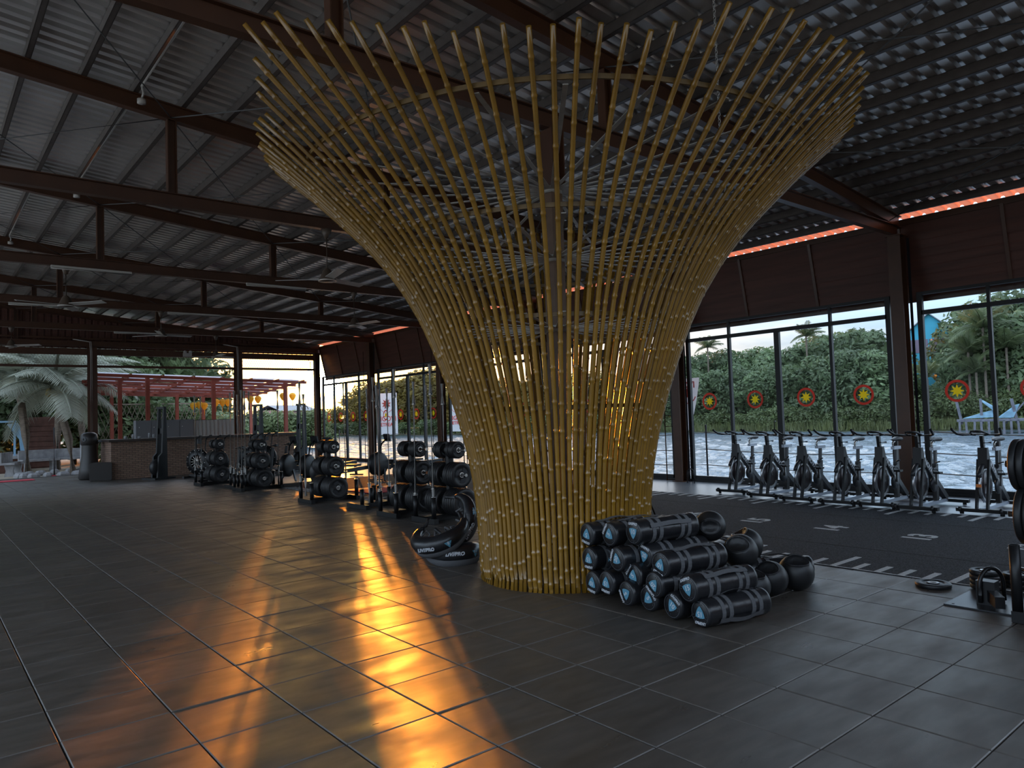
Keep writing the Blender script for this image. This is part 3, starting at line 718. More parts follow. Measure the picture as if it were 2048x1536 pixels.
# (pixel of the cap, x of the cap plane, number, yaw, pitch, roll, label)
BAGS = [((1184, 1166), 3.66, '10', -9, 0, 172, 'ten kilo weight bag lying on the floor against the bamboo, lowest and leftmost'),
        ((1212, 1166), 3.62, '15', -9, 0, 175, 'fifteen kilo weight bag with upside-down cap second along the bottom row from the bamboo'),
        ((1252, 1187), 3.60, '5', -12, 0, 120, 'five kilo weight bag low in the pile with its cap print running downhill'),
        ((1296, 1197), 3.62, '5', -10, 0, -50, 'weight bag on the floor whose blue cap peeks out under a twenty kilo bag'),
        ((1344, 1212), 3.60, '10', -10, 0, -35, 'ten kilo weight bag on the floor directly below a fifteen kilo bag, lettering slanting down'),
        ((1400, 1230), 3.60, '15', -11, 0, 182, 'frontmost fifteen kilo weight bag lying on the floor with grey straps in full view'),
        ((1177, 1118), 3.68, '15', -8, 0, 180, 'fifteen kilo weight bag halfway up the pile touching the bamboo'),
        ((1212, 1118), 3.80, '15', -9, 0, 90, 'weight bag set back and mostly hidden behind a twenty kilo cap'),
        ((1233, 1119), 3.62, '20', -10, 0, 68, 'twenty kilo weight bag halfway up with its lettering standing vertically'),
        ((1266, 1152), 3.66, '5', -9, 0, 52, 'weight bag with a grey strap crossing its blue shield in the middle of the pile'),
        ((1307, 1170), 3.58, '20', -10, 0, 142, 'twenty kilo weight bag with cap turned upside down above the floor bags'),
        ((1375, 1178), 3.58, '15', -10, 0, 22, 'fifteen kilo weight bag with upright lettering resting on the frontmost bag'),
        ((1288, 1112), 3.74, '20', -11, 0, -14, 'twenty kilo weight bag tucked under the upright ten kilo bag at the top'),
        ((1320, 1130), 3.60, '10', -9, 0, 160, 'ten kilo weight bag with upside-down cap and shiny upper side'),
        ((1173, 1069), 3.70, '5', -8, 0, 170, 'five kilo weight bag at the top of the pile touching the bamboo'),
        ((1218, 1069), 3.68, '5', -9, 0, 55, 'five kilo weight bag second along the top row'),
        ((1266, 1065), 3.66, '10', -10, 0, 0, 'topmost ten kilo weight bag with upright white lettering')]
for (px, X, num, yaw, pit, roll, lab) in BAGS:
    p = on_x(px[0], px[1], X); p.z = max(p.z, BAG_R+.002)
    make_bag(num, lab, p, (0, R(pit), R(yaw)), R(roll))
make_bag('5', 'weight bag lying across the back of the pile with its round end to the turf', (4.34, -.22, .50), (R(0), R(8), R(30)), R(40))
make_bag('10', 'pale shining weight bag at the top back of the pile', (4.36, -.44, .50), (R(0), R(10), R(38)), R(200))
make_bag('15', 'weight bag at the back of the pile by the edge of the turf', (4.95, -.55, .10), (R(0), 0, R(-35)), R(80))
make_bag('10', 'weight bag low behind the medicine balls on the turf side', (4.72, -.32, .10), (R(0), 0, R(-15)), R(10))
make_bag('20', 'weight bag buried at the back carrying the upper balls', (4.33, -.60, .30), (R(0), 0, R(14)), R(10))

# ================================================================== MEDICINE BALLS
def ball(label, loc, r_, d1, seed=0):
    t_ = thing('grip_ball', label, 'medicine ball', loc, group='black medicine balls with hand grips')
    d1 = Vector(d1).normalized(); nu, nv = 40, 24; V = []; F = []
    dd, ax, ay = basis(d1)
    for i in range(nv+1):
        th_ = PI*i/nv
        for k in range(nu):
            ph = 2*PI*k/nu; p = dd*math.cos(th_)+(ax*math.cos(ph)+ay*math.sin(ph)*1.0)*math.sin(th_)
            w = 1.0
            for s_ in (1, -1):
                c_ = p.dot(dd*s_); e1, e2 = p.dot(ax), p.dot(ay)
                if c_ > 0:
                    q = math.sqrt((e1/.62)**2+(e2/.44)**2)
                    if q < 1: w -= .30*(1-q**4)
                    elif q < 1.14: w += .035*(1-(q-1)/.14)
            V.append(p*r_*w)
    for i in range(nv):
        for k in range(nu): F.append((i*nu+k, i*nu+(k+1) % nu, (i+1)*nu+(k+1) % nu, (i+1)*nu+k))
    b = MB(); b.add(V, F, True); b.build('shell', M_black, t_)
    b = MB(); pts = []
    for k in range(32):
        a = 2*PI*k/32; p = (ax*math.cos(a)*.66+ay*math.sin(a)*.48); c_ = math.sqrt(max(0, 1-p.length_squared)); pts.append((p+dd*c_)*r_*1.01)
    b.tube(pts, .005, 6, closed=True); b.build('grip_rim', M_blackvinyl, t_)
    return t_
ball('black grip ball on the floor farthest right in the pile', (4.98, -1.02, .142), .142, (-.35, -.30, .9))
ball('black grip ball on the floor second from the right', (4.70, -.96, .135), .135, (-.6, -.1, .8))
ball('black grip ball wedged against the frontmost weight bag', (4.42, -.985, .125), .125, (-.3, -.2, .9))
ball('black grip ball sitting on the second layer with its handle hole catching light', (4.50, -.83, .36), .135, (-.75, -.25, .6))
ball('black grip ball behind another ball on the second layer', (4.72, -.74, .37), .135, (-.3, .3, .9))
ball('hollow looking grip ball at the top of the pile facing the camera', (4.44, -.60, .545), .122, (-.8, -.55, .1))

# ================================================================== CRESCENT TRAINING BAGS (left of the bamboo)
def crescent(label, loc, rot, num, R0=.30, arc=230, fat=.095):
    t_ = thing('crescent_bag', label, 'crescent bag', loc, rot=rot, group='crescent training bags')
    pts = []; rr = []; n = 22; pts2 = []
    for k in range(n+1):
        a = R(-arc/2+arc*k/n); f = 1-abs(2*k/n-1); pts.append((R0*math.cos(a), R0*math.sin(a), 0)); rr.append(.026+(fat-.026)*min(1, f*1.35)**.8); pts2.append((R0*math.cos(a), R0*math.sin(a), -rr[-1]*.55))
    b = MB(); b.tube(pts, rr, 14); b.build('body', M_blackvinyl, t_)
    b = MB(); b.tube([(p[0]*1.02, p[1]*1.02, p[2]-.012) for p in pts2], [q*.80 for q in rr], 12); b.build('grey_underside', M_webbing, t_)
    for s_ in (-1, 1):
        a = R(s_*arc/2); e = Vector((R0*math.cos(a), R0*math.sin(a), 0)); tg = Vector((-math.sin(a), math.cos(a), 0))*s_
        b = MB(); b.tube([e-tg*.02, e+tg*.05, e+tg*.10+Vector((0, 0, .02)), e+tg*.13+Vector((0, 0, .04))], [.022, .020, .018, .019], 10); b.build('grip', M_black, t_)
    for a in (-55, 0, 50):
        a = R(a); c_ = Vector((math.cos(a), math.sin(a), 0)); b = MB()
        b.tube([c_*(R0-.06)+Vector((0, 0, .05)), c_*(R0-.13)+Vector((0, 0, .07)), c_*(R0-.15)+Vector((0, 0, .02)), c_*(R0-.09)+Vector((0, 0, -.02))], .011, 6); b.build('strap_loop', M_webbing, t_)
    a = R(-12); c_ = Vector((math.cos(a), math.sin(a), 0)); tg = Vector((-math.sin(a), math.cos(a), 0))
    put_text('logo', 'LIV//PRO', .05, M_white, t_, c_*(R0+fat*1.0)+Vector((0, 0, .012)), tg, (0, 0, 1), ext=.004, shear=.25, bold=.002)
    a = R(28); c_ = Vector((math.cos(a), math.sin(a), 0)); tg = Vector((-math.sin(a), math.cos(a), 0))
    b = MB(); b.prism(star_poly(3, .022, .045, -PI/2), c_*(R0+fat*.93)+Vector((0, 0, .005)), tg, (0, 0, 1), .004); b.build('badge', M_blue, t_)
    put_text('badge_number', num, .045, M_white, t_, c_*(R0+fat*.97)+Vector((0, 0, .012)), tg, (0, 0, 1), ext=.003)
    return t_
front_az = math.atan2(CAM.y-2.0, CAM.x-3.9)
crescent('crescent bag lying flat on the floor at the bottom of the stack by the bamboo', (3.80, 2.16, .115), (0, 0, front_az+R(18)), '17', .24, 230, .10)
crescent('crescent bag tilted on top of the flat one with its lettering outward', (3.66, 2.16, .33), (R(14), R(24), front_az-R(12)), '8', .26, 235, .09)
crescent('crescent bag standing behind with its horn pointing up', (3.98, 2.36, .40), (R(72), R(10), front_az+R(40)), '12', .24, 220, .075)

# ================================================================== WEIGHT PLATES, TREES, BARBELLS
def plate_mesh(r_, w, style=0):
    b = MB(); b.lathe([(.026, -w/2), (.045, -w/2), (.05, -w*.30), (r_*.62, -w*.30), (r_*.68, -w/2), (r_*.95, -w/2), (r_, -w*.32), (r_, w*.32), (r_*.95, w/2), (r_*.68, w/2), (r_*.62, w*.30), (.05, w*.30), (.045, w/2), (.026, w/2), (.026, -w/2)], (0, 0, 0), (0, 1, 0), 28)
    return b.mesh('weight_plate', M_black)
def plate_grip_mesh(r_, w):
    b = MB()
    for q in range(3):
        a0 = R(90+120*q-28); a1 = R(90+120*q+28); poly = []
        for k in range(7): a = a0+(a1-a0)*k/6; poly.append((r_*.60*math.cos(a), r_*.60*math.sin(a)))
        for k in range(7): a = a1+(a0-a1)*k/6; poly.append((r_*.30*math.cos(a), r_*.30*math.sin(a)))
        b.prism(poly, (0, -w*.305, 0), (1, 0, 0), (0, 0, 1), .004)
    return b.mesh('grip_web', M_bikegrey)
hub_b = MB(); hub_b.lathe([(.024, -.5), (.040, -.5), (.040, .5), (.024, .5), (.024, -.5)], (0, 0, 0), (0, 1, 0), 16); hub_me = hub_b.mesh('hub_ring', M_steel)
PL = {k: (plate_mesh(r_, w), plate_grip_mesh(r_, w), r_, w) for k, (r_, w) in dict(big=(.205, .052), mid=(.185, .046), small=(.125, .034)).items()}
def place_plate(kind, loc, rot, label, group):
    me, gm, r_, w = PL[kind]
    t_ = thing('weight_plate', label, 'weight plate', loc, rot=rot, group=group)
    link('disc', me, t_); link('grip_web', gm, t_); link('hub_ring', hub_me, t_, None, None, (1, w*1.02, 1))
    return t_
def plate_tree(label, where, loc, sides=(-1, 1), counts=(6, 5, 5), rz=0.0, tubes=True, kinds=('big', 'mid', 'small')):
    t_ = thing('plate_tree', label, 'weight rack', loc, rz)
    for s_ in (-1, 1):
        b = MB(); b.bar((s_*.45, -.30, .04), (s_*.45, .30, .04), .075, .075); b.build('side_rail', M_blackmetal, t_)
    b = MB(); b.bar((-.45, 0, .04), (.45, 0, .04), .075, .075); b.build('cross_rail', M_blackmetal, t_)
    b = MB(); b.bar((0, 0, .075), (0, 0, 1.12), .075, .075, up=(0, 1, 0)); b.build('upright', M_blackmetal, t_)
    if not tubes:
        b = MB(); b.lathe([(.026, 0), (.033, 0), (.033, .44), (.026, .44), (.026, 0)], (-.45, .27, .075), (0, 0, 1), 14); b.build('barbell_tube', M_blackmetal, t_)
    for s_ in ((-1, 1) if tubes else ()):
        for s2 in (-1, 1):
            b = MB(); b.lathe([(.024, .30), (.034, .30), (.034, .0), (.024, .0)], (s_*.45, s2*.24, .075), (0, 0, 1), 12); b.build('barbell_tube', M_blackmetal, t_)
            b = MB(); b.lathe([(.024, .300), (.037, .300), (.037, .312), (.024, .312)], (s_*.45, s2*.24, .075), (0, 0, 1), 12); b.build('tube_lip', M_chrome, t_)
    mw = Matrix.Translation(Vector(loc)) @ Matrix.Rotation(rz, 4, 'Z')
    for lev, (z, kind) in enumerate(zip((.265, .66, 1.02), kinds)):
        for s_ in sides:
            b = MB(); b.cyl((0, s_*.03, z), (0, s_*.42, z), .024, n=12); b.build('peg', M_chrome, t_)
            w = PL[kind][3]; n = counts[lev]
            for q in range(n):
                y = s_*(.065+(q+.5)*(w+.004))
                p = mw @ Vector((random.uniform(-.004, .004), y, z-.002))
                place_plate(kind, p, (0, random.uniform(0, 6), rz+(0 if s_ < 0 else PI)), ('outer black %s plate, %s %s peg of the rack %s' if q == n-1 else 'inner black %s plate, %s %s peg of the rack %s') % (('large', 'medium', 'small')[lev], ('near' if s_ < 0 else 'far'), ('bottom', 'middle', 'top')[lev], where), '%s %s plates on the rack %s' % (('near', 'far')[s_ > 0], ('large', 'medium', 'small')[lev], where))
    return t_
TREES = [((5.56, 4.72), 'nearest the bamboo'), ((5.53, 5.70), 'second from the bamboo'), ((5.52, 8.68), 'with the sun behind it'), ((5.55, 12.40), 'in front of the rowing machines'), ((5.42, 14.88), 'closest to the brick bar')]
for (x, y), where in TREES:
    plate_tree('black plate tree with barbell tubes, the one '+where, where, (x, y, 0))
# empty-ish barbell rack between the second and third trees
br = thing('barbell_rack', 'low black barbell rack with upright tubes and one empty socket', 'barbell rack', (5.58, 7.05, 0))
for s_ in (-1, 1): b = MB(); b.bar((s_*.28, -.30, .04), (s_*.28, .40, .04), .075, .075); b.build('side_rail', M_blackmetal, br)
b = MB(); b.bar((-.28, 0, .04), (.28, 0, .04), .075, .075); b.build('cross_rail', M_blackmetal, br)
for (x, y) in ((-.28, -.1), (.20, .38), (.19, .17), (.24, -.1), (-.05, .0), (.28, .3)):
    b = MB(); b.lathe([(.024, .26), (.034, .26), (.034, 0), (.024, 0)], (x, y, .075), (0, 0, 1), 12); b.build('barbell_tube', M_blackmetal, br)

def barbell_proto(L_, sleeve):
    t_ = thing('barbell', 'x', 'barbell')
    b = MB(); b.cyl((0, 0, sleeve), (0, 0, L_-sleeve), .0140, n=8); b.build('shaft', M_steel, t_)
    for z0, z1 in ((0, sleeve), (L_-sleeve, L_)):
        b = MB(); b.cyl((0, 0, z0), (0, 0, z1), .025, n=10); b.build('sleeve', M_steel, t_)
    for z in (sleeve, L_-sleeve-.02):
        b = MB(); b.cyl((0, 0, z), (0, 0, z+.02), .036, n=10); b.build('collar', M_chrome, t_)
    return t_
bbL = barbell_proto(2.18, .415); bbS = barbell_proto(1.96, .32)
usedL = [False, False]
BB = [(5.29, 9.20, 0, 'A'), (5.07, 8.92, 1, 'A'), (6.0, 8.92, 1, 'A'), (5.82, 7.42, 1, 'B'), (5.78, 7.20, 0, 'B'), (5.50, 7.06, 0, 'B'), (5.83, 6.95, 0, 'B'), (5.86, 7.35, 0, 'B'),
      (5.08, 5.46, 1, 'C'), (5.08, 5.94, 0, 'C'), (5.98, 5.94, 0, 'C'), (5.98, 5.46, 0, 'C'), (5.11, 4.48, 1, 'D'), (5.11, 4.96, 0, 'D'), (6.01, 4.96, 0, 'D'),
      (5.10, 12.16, 1, 'E'), (5.10, 12.64, 1, 'E'), (5.22, 12.75, 0, 'E'), (5.35, 12.60, 1, 'E'), (5.47, 13.05, 1, 'E'), (5.30, 13.50, 1, 'E'), (6.0, 12.32, 1, 'E'),
      (5.87, 14.64, 1, 'F'), (4.97, 15.12, 1, 'F'), (5.33, 15.85, 1, 'F'), (5.60, 13.0, 1, 'E')]
BBW = dict(A='in the rack in front of the sun', B='in the low rack between the plate trees', C='beside the second plate tree from the bamboo', D='beside the plate tree nearest the bamboo', E='in the dense cluster in front of the rowing machines', F='by the plate tree closest to the brick bar')
for (x, y, kind, g) in BB:
    src = (bbS, bbL)[kind]
    tilt = (random.uniform(-.010, .010), random.uniform(-.010, .010), 0)
    lab = ('short' if kind == 0 else 'long')+' steel barbell standing upright '+BBW[g]
    grp = ('short' if kind == 0 else 'long')+' barbells '+BBW[g]
    if not usedL[kind]: o = src; usedL[kind] = True; o.location = (x, y, .078); o.rotation_euler = tilt; o['label'] = lab; o['group'] = grp
    else: copy_tree(src, None, location=(x, y, .078), rotation_euler=tilt, label=lab, group=grp)
# small sockets block for the cluster bars that stand between the trees
t_ = thing('barbell_block', 'black floor block with sockets under the dense barbell cluster', 'barbell rack', (5.36, 12.95, 0))
b = MB(); b.bar((0, -.45, .04), (0, .62, .04), .36, .076); b.build('base', M_blackmetal, t_)
for (x, y) in ((5.22, 12.75), (5.35, 12.60), (5.47, 13.05), (5.30, 13.50), (5.60, 13.0)):
    b = MB(); b.lathe([(.027, .26), (.034, .26), (.034, 0), (.027, 0)], (x-5.36, y-12.95, .078), (0, 0, 1), 10); b.build('barbell_tube', M_blackmetal, t_)
t_ = thing('barbell_block', 'single barbell floor socket nearest the brick bar', 'barbell rack', (5.33, 15.85, 0))
b = MB(); b.mm((-.12, -.12, 0), (.12, .12, .078)); b.build('base', M_blackmetal, t_)
b = MB(); b.lathe([(.027, .26), (.034, .26), (.034, 0), (.027, 0)], (0, 0, .078), (0, 0, 1), 10); b.build('barbell_tube', M_blackmetal, t_)

# right edge of the picture: plate tree, landmine base, loose plates
plate_tree('black plate tree cut by the right edge of the picture beside the turf', 'at the right edge', (5.60, -2.775, 0), sides=(-1, 1), counts=(4, 5, 6), tubes=False, kinds=('big', 'big', 'mid'))
t_ = thing('landmine_base', 'black steel landmine arm with a curved handle on the steel sheet', 'landmine', (5.16, -2.43, .012))
b = MB(); b.bar((.10, .06, .07), (.34, .20, .07), .06, .08); b.build('arm', M_blackmetal, t_)
b = MB(); b.mm((.26, .14, .0), (.36, .26, .17)); b.build('yoke', M_blackmetal, t_)
b = MB(); q0 = on_z(1961, 1205, .03)-Vector((5.16, -2.43, .012)); q1 = on_z(2009, 1200, .03)-Vector((5.16, -2.43, .012))
b.tube([q0, q0+Vector((0, 0, .10))]+[q0.lerp(q1, .5-.5*math.cos(a))+Vector((0, 0, .11+.13*math.sin(a))) for a in [PI*k/10 for k in range(11)]]+[q1], .015, 8); b.build('curved_handle', M_blackmetal, t_)
t_ = thing('steel_sheet', 'thin grey steel sheet lying on the floor tiles at the right edge', 'steel sheet', (5.9, -2.6, 0))
b = MB(); b.mm((-.62, -.55, .0015), (.02, .60, .011)); b.build('plate', M_bikegrey, t_)
b = MB(); b.lathe([(.009, .011), (.009, .0125), (.0001, .0125)], (-.58, .55, 0), (0, 0, 1), 8); b.build('corner_bolt', M_blackmetal, t_)
place_plate('small', (5.80, -1.74, .0195), (R(90), 0, .4), 'single weight plate lying flat on the floor tiles beside the turf', 'loose plates by the right edge').scale = (1.05, 1, 1.05)
for q in range(4): place_plate('small', (5.97, -2.06, .029+q*.036), (R(90), 0, q*1.1), 'weight plate in the left low stack beside the landmine', 'left stack of loose plates').scale = (.86, 1, .86)
for q in range(3): place_plate('small', (6.16, -2.22, .029+q*.036), (R(90), 0, q*.8), 'weight plate in the right low stack beside the landmine', 'right stack of loose plates').scale = (.80, 1, .80)

# ================================================================== SPIN BIKES
def make_spin_bike():
    t_ = thing('spin_bike', 'x', 'spin bike', group='spin bikes in a row on the edge of the turf')
    for x_, nm in ((0.0, 'front_foot'), (1.08, 'rear_foot')):
        b = MB(); b.bar((x_, -.29, .055), (x_, .29, .055), .075, .045); f_ = b.build(nm, M_blackmetal, t_)
        for y_ in (-.23, .23):
            b = MB(); b.cyl((x_, y_, .0), (x_, y_, .035), .026, n=10); b.build('levelling_foot', M_black, f_)
    for y_ in (-.235, .235):
        b = MB(); b.lathe([(.001, -.014), (.036, -.014), (.036, .014), (.001, .014)], (-.045, y_, .065), (0, 1, 0), 12); b.build('transport_wheel', M_black, t_)
    b = MB(); b.bar((0.02, 0, .062), (1.06, 0, .062), .06, .045); b.build('floor_rail', M_bikewhite, t_)
    for y_ in (-.062, .062):
        b = MB(); b.bar((0.02, y_, .07), (.19, y_, .70), .028, .055, up=(1, 0, 0)); b.build('fork_blade', M_blackmetal, t_)
    b = MB(); b.prism([(.13, .60), (.275, .58), (.25, .76), (.215, .86), (.16, .86)], (0, -.055, 0), (1, 0, 0), (0, 0, 1), -.11); b.build('head_block', M_blackmetal, t_)
    fy = MB(); fy.lathe([(.190, -.012), (.235, -.016), (.240, -.008), (.240, .008), (.235, .016), (.190, .012), (.190, -.012)], (.21, 0, .375), (0, 1, 0), 36); fly = fy.build('flywheel', M_fly, t_)
    b = MB(); b.lathe([(.0005, -.009), (.195, -.009), (.195, .009), (.0005, .009)], (.21, 0, .375), (0, 1, 0), 32); b.build('flywheel_disc', M_flyd, fly)
    b = MB(); b.cyl((.21, -.05, .375), (.21, .05, .375), .022, n=12); b.build('axle', M_blackmetal, fly)
    b = MB(); b.prism([(.235, .40), (.32, .46), (.30, .49)], (0, -.0115, 0), (1, 0, 0), (0, 0, 1), -.002); b.prism([(.19, .35), (.145, .265), (.175, .26)], (0, -.0115, 0), (1, 0, 0), (0, 0, 1), -.002); b.build('flywheel_print', M_white, fly)
    b = MB(); pts = [(.21+.262*math.cos(a), 0, .375+.262*math.sin(a)) for a in [R(70+14*k) for k in range(7)]]; b.tube(pts, .03, 8, flat=.9); b.build('splash_guard', M_bikegrey, t_)
    b = MB(); b.bar((.20, 0, .76), (1.04, 0, .09), .065, .078, up=(0, 0, 1)); b.build('main_frame', M_bikegrey, t_)
    d_ = Vector((.84, 0, -.67)).normalized(); upv = Vector((.67, 0, .84)).normalized()
    put_text('lettering', 'NOVA', .10, M_white, t_, Vector((.415, -.0385, .588)), d_, upv, ext=.0008, bold=.002)
    b = MB(); b.prism([(.53, .47), (.60, .545), (.76, .58), (.75, .30), (.72, .28)], (0, -.03, 0), (1, 0, 0), (0, 0, 1), -.06); b.build('gusset', M_bikegrey, t_)
    b = MB(); b.bar((.70, 0, .085), (.735, 0, .60), .055, .075, up=(1, 0, 0)); b.build('seat_tube', M_blackmetal, t_)
    b = MB(); b.bar((.735, 0, .58), (.76, 0, .80), .035, .05, up=(1, 0, 0)); b.build('seat_post', M_bikegrey, t_)
    b = MB(); b.bar((.64, 0, .815), (.88, 0, .815), .05, .045); b.build('seat_slider', M_bikewhite, t_)
    b = MB(); b.tube([(.66, 0, .83), (.655, 0, .88), (.69, 0, .91), (.74, 0, .91)], .014, 8); b.build('saddle_stem', M_chrome, t_)
    b = MB(); b.tube([(.64, 0, .935), (.70, 0, .94), (.77, 0, .942), (.84, 0, .945), (.885, 0, .948)], [.022, .034, .055, .082, .060], 12, flat=.42)
    b.build('saddle', M_black, t_)
    b = MB(); b.cyl((.69, -.03, .62), (.63, -.10, .64), .012, n=8); b.build('adjust_knob', M_black, t_)
    b = MB(); b.bar((.19, 0, .84), (.165, 0, 1.02), .04, .055, up=(1, 0, 0)); b.build('handlebar_post', M_blackmetal, t_)
    hb = MB(); hb.tube([(.12, -.05, 1.03), (.10, -.20, 1.03), (.06, -.255, 1.045), (-.02, -.27, 1.085), (-.07, -.275, 1.115)], .016, 8); hb.tube([(.12, .05, 1.03), (.10, .20, 1.03), (.06, .255, 1.045), (-.02, .27, 1.085), (-.07, .275, 1.115)], .016, 8)
    hb.tube([(.14, -.21, 1.03), (.14, .21, 1.03)], .016, 8); hb = hb.build('handlebar', M_black, t_)
    for y_ in (-.10, .10):
        b = MB(); b.tube([(.14, y_, 1.03), (.04, y_*.9, 1.055), (-.04, y_*.55, 1.08), (-.05, 0, 1.085)], .013, 8); b.build('aero_grip', M_black, hb)
    b = MB(); b.mm((.03, -.055, 1.06), (.11, .055, 1.085)); b.build('console', M_black, hb)
    b = MB(); b.cyl((.16, 0, .92), (.22, -.09, .925), .012, n=8); b.build('brake_knob', M_black, t_)
    b = MB(); b.lathe([(.001, -.015), (.10, -.015), (.105, 0), (.10, .015), (.001, .015)], (.52, -.055, .33), (0, 1, 0), 20); b.build('chain_guard', M_bikegrey, t_)
    for s_ in (-1, 1):
        ck = MB(); e = Vector((.52+s_*.02, s_*.10, .33-s_*.165)); ck.bar((.52, s_*.085, .33), e, .018, .028, up=(0, 1, 0)); ck = ck.build('crank', M_chrome, t_)
        b = MB(); b.mm((e.x-.05, e.y+s_*.02-.045, e.z-.014), (e.x+.05, e.y+s_*.02+.045, e.z+.014)); b.tube([(e.x-.05, e.y+s_*.02-.04, e.z), (e.x-.10, e.y+s_*.02-.03, e.z+.05), (e.x-.10, e.y+s_*.02+.03, e.z+.05), (e.x-.05, e.y+s_*.02+.04, e.z)], .006, 5); b.build('pedal', M_black, ck)
    return t_
bike = make_spin_bike()
BIKES = [(10.40, 3.17), (10.16, 2.42), (10.02, 1.75), (9.98, 1.09), (10.02, .55), (9.93, 0.0), (10.10, -.74)]
bl = ['leftmost spin bike in the row, closest to the bamboo', 'second spin bike from the left in the row', 'third spin bike from the left in the row', 'middle spin bike of the seven in the row', 'fifth spin bike from the left, just left of the steel column', 'sixth spin bike, in front of the steel column', 'rightmost spin bike standing apart, with an orange sticker on its guard']
for k, (x, y) in enumerate(BIKES):
    rz = R(random.uniform(-3, 3))
    if k == 0: o = bike; o.location = (x, y, .006); o.rotation_euler = (0, 0, rz); o['label'] = bl[0]
    else: o = copy_tree(bike, None, location=(x, y, .006), rotation_euler=(0, 0, rz), label=bl[k])
    if k == 6: b = MB(); b.mm((-.062, -.03, .36), (-.052, .03, .40)); b.build('orange_sticker', M_orange, o)

# ================================================================== ERGOMETERS AND FAR EQUIPMENT
def ski_erg(label, loc, rz):
    t_ = thing('ski_machine', label, 'ski machine', loc, rz, group='upright pull-down ski machines')
    b = MB(); b.mm((-.30, -.32, 0), (.34, .32, .05)); b.build('platform', M_blackmetal, t_)
    for s_ in (-1, 1):
        b = MB(); b.prism([(-.15, .05), (.17, .05), (.12, .65), (.02, .75), (-.05, 2.08), (-.12, 2.08), (-.14, .8)], (0, s_*.16+(.035 if s_ > 0 else -.035)*-1, 0), (1, 0, 0), (0, 0, 1), -.06); b.build('upright', M_blackmetal, t_)
    b = MB(); b.bar((-.08, -.17, 2.05), (-.08, .17, 2.05), .07, .06); b.build('top_bar', M_blackmetal, t_)
    b = MB(); b.lathe([(.001, -.10), (.22, -.10), (.25, -.06), (.25, .06), (.22, .10), (.001, .10)], (.02, 0, .34), (0, 1, 0), 24); b.build('fan_housing', M_black, t_)
    b = MB(); b.mm((-.12, -.11, 1.30), (-.06, .11, 1.46)); b.build('monitor', M_black, t_)
    for s_ in (-1, 1):
        b = MB(); b.tube([(-.10, s_*.10, 2.05), (-.24, s_*.12, 1.98), (-.27, s_*.14, 1.90)], .012, 6); b.build('pull_handle', M_black, t_)
        b = MB(); b.tube([(-.09, s_*.08, 2.0), (-.02, s_*.08, .6)], .005, 5); b.build('cord', M_rope, t_)
    b = MB(); b.tube([(-.10, -.1, .72), (-.30, -.12, .66), (-.10, .1, .5)], .014, 6); b.build('floor_stay', M_chrome, t_)
    return t_
ski_erg('tall black ski machine against the left half of the brick bar', (4.95, 18.55, 0), R(200))
ski_erg('tall black ski machine behind the dense barbell cluster', (7.38, 17.5, 0), R(205))
ski_erg('tall black ski machine nearest the corner with the sun', (8.74, 17.5, 0), R(200))
def air_bike(label, loc, rz):
    t_ = thing('air_bike', label, 'air bike', loc, rz, group='air bikes in front of the brick bar')
    b = MB(); b.lathe([(.20, -.07), (.36, -.05), (.375, 0), (.36, .05), (.20, .07)], (0, 0, .47), (0, 1, 0), 28); fan = b.build('fan_cage', M_blackmetal, t_)
    for k in range(14):
        a = 2*PI*k/14; b = MB(); b.bar((.03*math.cos(a), -.06, .47+.03*math.sin(a)), (.35*math.cos(a), -.05, .47+.35*math.sin(a)), .008, .008, up=(0, 1, 0)); b.build('cage_spoke', M_steel, fan)
    for x_ in (-.28, .95): b = MB(); b.bar((x_, -.28, .04), (x_, .28, .04), .07, .06); b.build('foot', M_blackmetal, t_)
    b = MB(); b.bar((-.28, 0, .07), (.95, 0, .07), .06, .06); b.bar((.0, .09, .47), (.75, .0, .10), .05, .06); b.bar((.0, -.09, .47), (.75, 0, .10), .05, .06); b.build('frame', M_blackmetal, t_)
    b = MB(); b.bar((.62, 0, .12), (.70, 0, .82), .05, .06, up=(1, 0, 0)); b.build('seat_post', M_blackmetal, t_)
    b = MB(); b.tube([(.58, 0, .84), (.68, 0, .85), (.80, 0, .86), (.84, 0, .86)], [.03, .06, .12, .09], 10, flat=.4); b.build('saddle', M_black, t_)
    for s_ in (-1, 1):
        b = MB(); b.tube([(.22, s_*.17, .35), (.10, s_*.19, .85), (.12, s_*.21, 1.12), (.24, s_*.22, 1.20)], .016, 7); b.build('swing_arm', M_blackmetal, t_)
        b = MB(); b.tube([(.12, s_*.21, 1.12), (.24, s_*.22, 1.205), (.30, s_*.22, 1.20)], .022, 7); b.build('grip', M_black, t_)
        b = MB(); b.mm((.26, s_*.17-.05, .24+s_*.10), (.37, s_*.17+.05, .27+s_*.10)); b.build('pedal', M_black, t_)
    b = MB(); b.mm((.02, -.09, .98), (.07, .09, 1.12)); b.build('monitor', M_black, t_)
    return t_
air_bike('air bike nearest the left ski machine with its wide fan wheel', (5.75, 17.6, 0), R(-55))
air_bike('air bike second from the left in front of the brick bar', (5.95, 16.6, 0), R(-50))
air_bike('air bike farther right in front of the curtain', (7.0, 16.9, 0), R(-48))
air_bike('air bike half hidden behind the barbell cluster', (7.7, 17.6, 0), R(-50))
